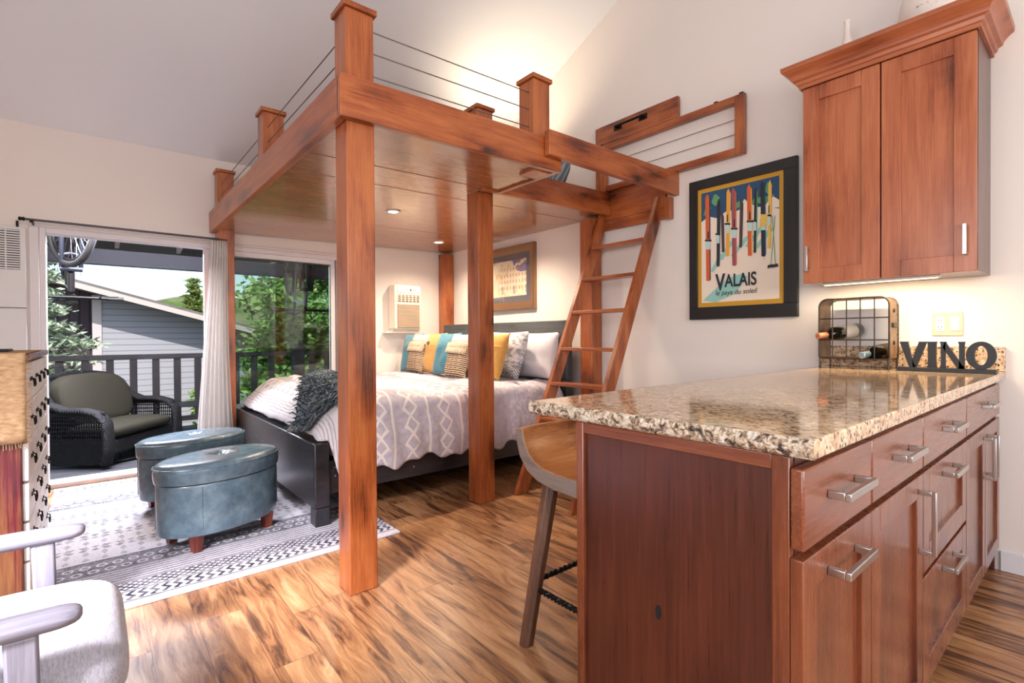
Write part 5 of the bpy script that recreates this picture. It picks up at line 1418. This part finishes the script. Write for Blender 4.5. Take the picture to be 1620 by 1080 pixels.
# ---- mountain bikes hung upside down from the porch roof
SPK = plain('spoke_steel', (150, 150, 155), 0.3, metal=0.9)
RIM = plain('wheel_rim', (30, 30, 34), 0.3, metal=0.5)
def bike(label, loc, rz, frame_mat, fork_mat, steer=0.0):
    t = thing('mountain_bike', label, 'bicycle', loc, 'bikes hung under the porch roof', rz=rz)
    # local: x forward, z up with the bike inverted; axles at z = 0
    R_ = 0.345
    def wheel(x, ang):
        c, s = cos(ang), sin(ang)
        def ro(p): return Vector((x + p[0] * c, p[0] * s + p[1], p[2]))
        mb = MB(); mb.tube([(R_ * cos(2 * pi * k / 48), 0, R_ * sin(2 * pi * k / 48)) for k in range(48)], 0.027, 10, closed=True); mb.xf(lambda p: (x + p.x * c - p.y * s, p.x * s + p.y * c, p.z))
        w_ = mb.build('wheel', RUBBER, t, smooth=True, angle=180)
        mb = MB(); mb.tube([((R_ - 0.035) * cos(2 * pi * k / 48), 0, (R_ - 0.035) * sin(2 * pi * k / 48)) for k in range(48)], 0.013, 8, closed=True); mb.xf(lambda p: (x + p.x * c - p.y * s, p.x * s + p.y * c, p.z)); mb.build('rim', RIM, w_, smooth=True, angle=180)
        mb = MB()
        for k in range(28):
            a = 2 * pi * k / 28; mb.tube([(0.02 * cos(a + .5), 0.02 * (1 if k % 2 else -1), 0.02 * sin(a + .5)), ((R_ - 0.04) * cos(a), 0, (R_ - 0.04) * sin(a))], 0.0012, 4, cap=False)
        mb.tube([(0, -0.045, 0), (0, 0.045, 0)], 0.02, 10); mb.lathe([(0.075, -0.001), (0.085, 0.001), (0.075, 0.001)], (0, 0.03, 0), 24, ax=(0, 1, 0))
        mb.xf(lambda p: (x + p.x * c - p.y * s, p.x * s + p.y * c, p.z)); mb.build('spokes_and_hub', SPK, w_, smooth=True)
    wheel(0.55, steer); wheel(-0.55, 0.0)
    BB, ST_, HT0, HT1 = Vector((-0.12, 0, 0.02)), Vector((-0.26, 0, -0.46)), Vector((0.35, 0, -0.54)), Vector((0.39, 0, -0.42))
    f = MB().tube([BB, HT1], 0.024, 10).tube([HT0, ST_], 0.018, 10).tube([BB, ST_], 0.018, 10).tube([HT0 + (HT0 - HT1) * .15, HT1 + (HT1 - HT0) * .15], 0.025, 10)
    for s in (-1, 1): f.tube([ST_, (-0.40, s * 0.05, -0.2), (-0.55, s * 0.06, 0)], 0.009, 8).tube([BB, (-0.35, s * 0.05, 0.01), (-0.55, s * 0.06, 0)], 0.011, 8)
    f.build('frame', frame_mat, t, smooth=True)
    fk = MB()
    for s in (-1, 1): fk.tube([(0.395, s * 0.065, -0.36), (0.55, s * 0.065, 0)], [0.016, 0.021], 10)
    fk.tube([(0.40, -0.075, -0.37), (0.40, 0.075, -0.37)], 0.022, 10).tube([(0.55, -0.07, 0), (0.55, 0.07, 0)], 0.01, 8)
    fk.tube([(0.44, -0.085, -0.26), (0.42, 0, -0.235), (0.44, 0.085, -0.26)], 0.014, 8)
    fk.build('fork', fork_mat, t, smooth=True)
    hb = MB().tube([HT0, HT0 + Vector((-0.015, 0, -0.05)), HT0 + Vector((0.035, 0, -0.075))], 0.016, 10)
    hx = HT0 + Vector((0.035, 0, -0.075))
    hb.tube([hx + Vector((-0.04, -0.36, 0.0)), hx + Vector((-0.01, -0.12, 0)), hx, hx + Vector((-0.01, 0.12, 0)), hx + Vector((-0.04, 0.36, 0.0))], 0.013, 10)
    hbo = hb.build('handlebar', BLACKM, t, smooth=True)
    for s in (-1, 1):
        MB().tube([hx + Vector((-0.026, s * 0.24, 0)), hx + Vector((-0.041, s * 0.365, 0))], 0.019, 10).build('grip', RUBBER, hbo, smooth=True)
        MB().tube([hx + Vector((-0.01, s * 0.19, 0.0)), hx + Vector((0.05, s * 0.20, 0.01)), hx + Vector((0.045, s * 0.32, 0.012))], 0.006, 8).build('brake_lever', BLACKM, hbo, smooth=True)
    sp = MB().tube([ST_, ST_ + Vector((-0.04, 0, -0.15))], 0.014, 8).build('seat_post', BLACKM, t, smooth=True)
    sdl = MB().quadgrid(lambda u, v: (-0.43 + 0.27 * u, (v - 0.5) * 2 * (0.075 * (1 - u) ** 0.8 + 0.018) , -0.625 - 0.02 * (1 - (2 * v - 1) ** 2) - 0.01 * u), 12, 8)
    so_ = sdl.build('saddle', RUBBER, t, smooth=True, angle=180); md = so_.modifiers.new('t', 'SOLIDIFY'); md.thickness = 0.03
    ck = MB().lathe([(0.0001, -.004), (0.085, -.004), (0.085, .004), (0.0001, .004)], BB + Vector((0, 0.05, 0)), 28, ax=(0, 1, 0)).tube([BB + Vector((0, -0.07, 0)), BB + Vector((0, 0.07, 0))], 0.012, 8)
    ck.tube([BB + Vector((0, 0.07, 0)), BB + Vector((0.12, 0.08, 0.12))], 0.011, 8).tube([BB + Vector((0, -0.07, 0)), BB + Vector((-0.12, -0.08, -0.12))], 0.011, 8)
    cko = ck.build('crankset', BLACKM, t, smooth=True, angle=40)
    MB().box(BB.x + 0.08, BB.x + 0.17, 0.085, 0.165, 0.13, 0.15).box(BB.x - 0.17, BB.x - 0.08, -0.165, -0.085, -0.11, -0.09).build('pedals', RUBBER, cko)
    hk_ = MB()
    for x in (0.55, -0.55): hk_.tube([(x, 0, R_ - 0.06), (x, 0, R_ + 0.10 + (0.045 if x < 0 else -0.02) * 0)], 0.006, 6)
    hk_.build('hanger', BLACKM, t, smooth=True)
    return t
bike('black mountain bike hanging upside down at the upper left of the open door', (6.22, -0.155, 2.085), radians(176), plain('bike_black', (26, 22, 26), 0.3, coat=0.5), plain('fork_dark', (40, 44, 54), 0.3, metal=0.4), radians(-22))
bike('grey mountain bike hanging upside down behind the right pane', (6.50, 1.99, 2.045), radians(186), plain('bike_grey', (92, 92, 96), 0.3, coat=0.5), plain('fork_black', (36, 36, 40), 0.3, metal=0.4), radians(14))

# ================================================================== outside: the neighbour's house, trees, hill
hs = thing('neighbor_house', 'grey lap-sided neighbouring house with a gable roof beyond the railing', 'house', (17, 2, -4))
SID = M('lap_siding', 0.7); _s = SID.xyz(SID.co()); SID.col((172, 172, 180)); SID.col(SID.mix((_s[2] / 0.15).fract().lt(0.1), (164, 164, 172), (106, 106, 116))); SID = SID.mat
BAT = M('board_and_batten', 0.8); _s = BAT.xyz(BAT.co()); BAT.col(BAT.mix((_s[1] / 0.2).fract().lt(0.2), (82, 68, 76), (56, 46, 54))); BAT = BAT.mat
def roof_z(y): return 2.20 - 0.285 * (y - 0.175)
HX = 16.0
MB().prism([(HX, 0.2, -5), (HX, 6.5, -5), (HX, 6.5, roof_z(6.5)), (HX, 0.2, roof_z(0.2))], (5, 0, 0)).build('gable_wall', SID, hs)
MB().prism([(HX + 0.6, -3.0, -5), (HX + 0.6, 0.199, -5), (HX + 0.6, 0.199, roof_z(0.2)), (HX + 0.6, -3.0, roof_z(-3.0))], (4.4, 0, 0)).build('recessed_wall', BAT, hs)
MB().box(HX - 0.03, HX + 0.12, 0.02, 0.199, -5, roof_z(0.2) - 0.01).build('corner_trim', plain('trim_pale', (200, 190, 190), 0.7), hs)
ROF = plain('roof_shingle', (112, 104, 104), 0.9, var=0.15, vscale=3)
MB().prism([(HX - 0.62, -3.4, roof_z(-3.4) + 0.02), (HX - 0.62, 7.0, roof_z(7.0) + 0.02), (HX - 0.62, 7.0, roof_z(7.0) + 0.17), (HX - 0.62, -3.4, roof_z(-3.4) + 0.17)], (6.5, 0, 0)).build('roof', ROF, hs)
MB().prism([(HX - 0.68, -3.4, roof_z(-3.4) - 0.03), (HX - 0.68, 7.0, roof_z(7.0) - 0.03), (HX - 0.68, 7.0, roof_z(7.0) + 0.10), (HX - 0.68, -3.4, roof_z(-3.4) + 0.10)], (0.055, 0, 0)).build('rake_board', plain('fascia', (196, 186, 180), 0.7), hs)
gm = M('pale_bounce_ground', 0.95, spec=0.05); gm.col(gm.ramp(gm.noise(gm.co(), 0.35, 6, 0.65), [(0.3, (196, 190, 180)), (0.5, (214, 208, 198)), (0.7, (226, 222, 214))]))  # unseen ground, colour made pale to brighten the loft soffit's reflection
org(); o = MB().box(5.0, 60, -60, 80, -5.2, -5.0).build('ground', gm.mat, None); o['kind'] = 'structure'
hm = M('hillside', 0.95, spec=0.05); n1_ = hm.noise(hm.co(), 0.09, 6, 0.7)
hm.col(hm.ramp(n1_, [(0.36, (62, 88, 44)), (0.47, (88, 114, 60)), (0.55, (116, 126, 84)), (0.66, (136, 128, 110))])); hm.bump(hm.noise(hm.co(), 0.5, 4), 1.0, 2.0)
def hill(u, v):
    y = -90 + 330 * u; x = 118 + 110 * v
    prof = 16.5 * exp(-((y - 22) / 34.0) ** 2) + 13 * exp(-((y - 75) / 40.0) ** 2) - 4
    z = prof * smooth01(v * 1.5) + 1.2 * nz(y * 0.05, x * 0.05) - 6 * (1 - smooth01(v * 1.5))
    return (x, y, z)
o = MB().quadgrid(hill, 90, 40).build('hill', hm.mat, None, smooth=True, angle=180); o['kind'] = 'structure'

def leaf_mat(name, cols, tr=0.25):
    m = M(name, 0.7, spec=0.2); g = m.geo('Random Per Island') ; 
    m.col(m.ramp(E(m, g), [(i / max(1, len(cols) - 1), c) for i, c in enumerate(cols)])); return m.mat
BARK = plain('bark', (92, 80, 70), 0.9, var=0.25, vscale=6)
def tree(name, label, base, h, crown_r, crown_c, n, leaf, mat, seed, conifer=False, branch=0):
    t = thing(name, label, 'tree', base)
    rnd = random.Random(seed); bx0, by0, bz0 = base
    tr = MB().tube([(bx0, by0, bz0), (bx0 + 0.05, by0, bz0 + h * 0.5), (bx0, by0 + 0.05, bz0 + h * 0.93)], [0.16, 0.10, 0.03], 8)
    for k in range(branch):
        a = rnd.uniform(0, 2 * pi); z = bz0 + h * rnd.uniform(0.3, 0.9); l = crown_r * rnd.uniform(0.4, 0.95)
        tr.tube([(bx0, by0, z), (bx0 + cos(a) * l * .5, by0 + sin(a) * l * .5, z + .25), (bx0 + cos(a) * l, by0 + sin(a) * l, z + rnd.uniform(0.0, .6))], [0.05, 0.03, 0.012], 5)
    tr.build('trunk', BARK, t, smooth=True)
    mb = MB()
    clumps = []
    if conifer:
        for lv in range(26):
            f = lv / 25; z = bz0 + h * (0.12 + 0.87 * f); r_ = crown_r * (1 - f) ** 0.85 + 0.1
            for k in range(max(4, int(15 * (1 - f) + 4))):
                a = rnd.uniform(0, 2 * pi)
                for s in range(1, 7):
                    q = r_ * s / 6
                    clumps.append((bx0 + cos(a) * q, by0 + sin(a) * q, z - 0.16 * q - 0.05, 0.20 + 0.06 * rnd.random(), 0.4))
        per = max(1, n // len(clumps))
    else:
        for k in range(70):
            a = rnd.uniform(0, 2 * pi); b = math.acos(rnd.uniform(-1, 1)); q = rnd.uniform(0.35, 1.0) ** 0.5
            cz = bz0 + h * crown_c
            clumps.append((bx0 + crown_r * q * sin(b) * cos(a), by0 + crown_r * q * sin(b) * sin(a), cz + h * (1 - crown_c) * q * cos(b), rnd.uniform(0.25, 0.6) * crown_r * 0.45, 0.8))
        per = n // 70
    for (cx, cy, cz, r_, fl) in clumps:
        for k in range(per):
            p = Vector((cx + rnd.gauss(0, r_ * 0.6), cy + rnd.gauss(0, r_ * 0.6), cz + rnd.gauss(0, r_ * 0.5 * fl)))
            d1 = Vector((rnd.gauss(0, 1), rnd.gauss(0, 1), rnd.gauss(0, 0.6))).normalized(); d2 = d1.orthogonal().normalized(); d2.rotate(Matrix.Rotation(rnd.uniform(0, 2 * pi), 3, d1))
            l = leaf * rnd.uniform(0.6, 1.3); w_ = l * (0.28 if conifer else 0.5)
            i = len(mb.v); mb.v += [p - d1 * l, p + d2 * w_, p + d1 * l, p - d2 * w_]; mb.f.append((i, i + 1, i + 2, i + 3)); mb.mi.append(0)
    me_b = mb
    o_ = bpy.data.meshes.new('foliage'); og = ORG[-1]
    o_.from_pydata([tuple(v - og) for v in mb.v], [], mb.f); o_.materials.append(mat)
    ob = bpy.data.objects.new('foliage', o_); COL.objects.link(ob); ob.parent = t
    return t
SPR = leaf_mat('spruce_needles', [(120, 142, 118), (168, 186, 162), (206, 214, 190), (96, 118, 92)])
GRN = leaf_mat('green_leaves', [(74, 112, 52), (112, 152, 72), (146, 178, 96), (92, 132, 70), (168, 182, 120)])
GRN2 = leaf_mat('deep_green_leaves', [(58, 92, 56), (88, 126, 76), (120, 152, 98), (74, 108, 62)])
tree('spruce_tree', 'silvery green spruce at the left, beyond the deck railing', (12.3, -0.95, -5.0), 8.3, 2.05, 0.5, 90000, 0.075, SPR, 11, conifer=True)
tree('leafy_tree', 'bushy green tree filling the right pane, nearest the deck corner', (11.8, 4.9, -5.0), 9.5, 2.3, 0.60, 42000, 0.085, GRN, 12, branch=14)
tree('leafy_tree', 'tall green tree behind the right pane, next to the neighbouring house', (14.4, 7.6, -5.0), 10.5, 2.9, 0.60, 30000, 0.10, GRN2, 13, branch=12)
tree('leafy_tree', 'light green tree at the far right of the right pane', (10.2, 8.2, -5.0), 9.5, 2.4, 0.58, 28000, 0.09, GRN, 14, branch=14)
tree('leafy_tree', 'distant dark green tree behind the others in the right pane', (20.5, 13.0, -5.0), 12.5, 4.0, 0.58, 14000, 0.15, GRN2, 15, branch=10)
tree('shrub', 'small green shrub standing at the corner of the neighbouring house', (14.6, 2.30, -5.0), 5.3, 0.5, 0.72, 5000, 0.07, GRN, 16, branch=8)
tree('fir_tree', 'small dark fir rising behind the roof edge of the neighbouring house', (40, 5.35, -5.0), 10.2, 1.5, 0.5, 16000, 0.24, leaf_mat('fir_needles', [(70, 96, 50), (120, 130, 64), (92, 112, 56)]), 17, conifer=True)

# ================================================================== light
w = bpy.data.worlds.new('sky'); SC.world = w; w.use_nodes = True
nt = w.node_tree; bgn = nt.nodes['Background']
sk = nt.nodes.new('ShaderNodeTexSky'); sk.sky_type = 'NISHITA'; sk.sun_disc = False; sk.sun_elevation = radians(48); sk.sun_rotation = radians(250); sk.air_density = 1.0; sk.dust_density = 1.4; sk.ozone_density = 1.0
nt.links.new(sk.outputs[0], bgn.inputs[0]); bgn.inputs[1].default_value = 0.30
def light(name, kind, loc, energy, color, **k):
    l = bpy.data.lights.new(name, kind); l.energy = energy; l.color = color
    o = bpy.data.objects.new(name, l); COL.objects.link(o); o.location = loc
    if kind == 'AREA':
        l.shape = 'RECTANGLE'; l.size, l.size_y = k['size']
        if 'spread' in k: l.spread = k['spread']
    if kind in ('POINT', 'SPOT'): l.shadow_soft_size = k.get('soft', 0.05)
    if kind == 'SPOT': l.spot_size = k.get('cone', radians(100)); l.spot_blend = k.get('blend', 0.6)
    if 'dir' in k: o.rotation_euler = Vector(k['dir']).to_track_quat('-Z', 'Y').to_euler()
    return o
sun = light('sun', 'SUN', (0, -20, 20), 6.5, (1.0, 0.95, 0.88), dir=(0.62, 0.25, -0.75)); sun.data.angle = radians(0.6)
# added fill lamps set in the window openings behind the camera
light('window_fill_left', 'AREA', ((LWIN[0] + LWIN[1]) / 2, LW - 0.10, 1.65), 88, (0.93, 0.96, 1.0), size=(LWIN[1] - LWIN[0] - 0.1, 1.5), dir=(0.0, 1, 0.02))
light('window_fill_back', 'AREA', (BW - 0.10, 0.7, 1.62), 108, (1.0, 0.97, 0.94), size=(3.1, 1.25), dir=(1, 0.0, 0.06))
light('floor_fill_lamp', 'AREA', (0.55, LW - 0.06, 2.15), 21, (0.94, 0.92, 1.0), size=(0.6, 0.4), spread=radians(33), dir=(1.72, 1.92, -2.15))  # added narrow-beam lamp that brightens the floor at the lower left
# added lamp hidden behind the door head, brightening the rug and threshold
light('door_fill_lamp', 'AREA', (D + 0.42, 0.25, 2.28), 500, (0.88, 0.90, 1.0), size=(1.15, 0.42), dir=(-1.0, -0.05, -0.75))
# lamps
for i, (x, y) in enumerate(DL):
    light('downlight_lamp', 'SPOT', (x, y, ZB - 0.004 + LT * (y - 0.83)), 95 if i < 1 else (125 if i < 2 else 70), (1.0, 0.80, 0.60), soft=0.03, cone=radians(150), blend=0.9, dir=(0, 0, -1))
light('loft_lamp', 'SPOT', (3.35, 2.78, 2.55), 62, (1.0, 0.80, 0.56), soft=0.06, cone=radians(120), blend=1.0, dir=(0.0, 0.05, 1))
light('under_cabinet_lamp', 'AREA', (0.74, 2.965, UZ0 - 0.018), 8.5, (1.0, 0.77, 0.48), size=(0.46, 0.014), dir=(0, 0.12, -1))
lf = thing('loft_uplight', 'small torchiere uplight standing on the loft behind the beam', 'lamp', (3.35, 2.78, 2.26))
MB().lathe([(0.0001, 0), (0.08, 0), (0.08, 0.015), (0.012, 0.02), (0.012, 0.20), (0.03, 0.23), (0.09, 0.27), (0.085, 0.272), (0.03, 0.24), (0.0001, 0.235)], (3.35, 2.78, 2.235), 28).build('lamp_body', IRON, lf, smooth=True)

# ================================================================== camera
F, YAW, PIT, ROL = 794.5, 0.6973, 0.009, -0.006
f3 = Vector((cos(YAW), sin(YAW), 0)); r0 = Vector((-sin(YAW), cos(YAW), 0)) * 1.0; u0 = Vector((0, 0, 1))
r0 = Vector((-sin(YAW), cos(YAW), 0))
fw = f3 * cos(PIT) - u0 * sin(PIT); u2 = u0 * cos(PIT) + f3 * sin(PIT)
rr_ = r0 * cos(ROL) + u2 * sin(ROL); up = u2 * cos(ROL) - r0 * sin(ROL)
# the plan above was measured with y to the viewer's right; turn it into Blender's right-handed axes
for me in bpy.data.meshes:
    n = len(me.vertices); a = [0.0] * (3 * n); me.vertices.foreach_get('co', a)
    a[1::3] = [-v for v in a[1::3]]
    me.vertices.foreach_set('co', a); me.flip_normals(); me.update()
for o in SC.objects:
    o.location.y = -o.location.y
    e = o.rotation_euler; o.rotation_euler = (-e.x, e.y, -e.z)
def fy(v): return Vector((v.x, -v.y, v.z))
rr_, up, fw = fy(rr_), fy(up), fy(fw)
cam = bpy.data.cameras.new('camera'); co = bpy.data.objects.new('camera', cam); COL.objects.link(co)
mw = Matrix(((rr_.x, up.x, -fw.x, 0), (rr_.y, up.y, -fw.y, 0), (rr_.z, up.z, -fw.z, 1.1), (0, 0, 0, 1)))
co.matrix_world = mw
cam.sensor_fit = 'HORIZONTAL'; cam.sensor_width = 36.0; cam.lens = 36.0 * F / 1620.0; cam.clip_start = 0.02; cam.clip_end = 500
SC.camera = co
SC.view_settings.view_transform = 'Standard'; SC.view_settings.look = 'None'; SC.view_settings.gamma = 1.0; SC.view_settings.use_curve_mapping = False
SC.view_settings.exposure = -0.18
SC.cycles.use_denoising = True
SC.cycles.max_bounces = 10; SC.cycles.diffuse_bounces = 5; SC.cycles.glossy_bounces = 4; SC.cycles.transparent_max_bounces = 16
SC.cycles.sample_clamp_indirect = 6.0
SC.cycles.caustics_reflective = False; SC.cycles.caustics_refractive = False
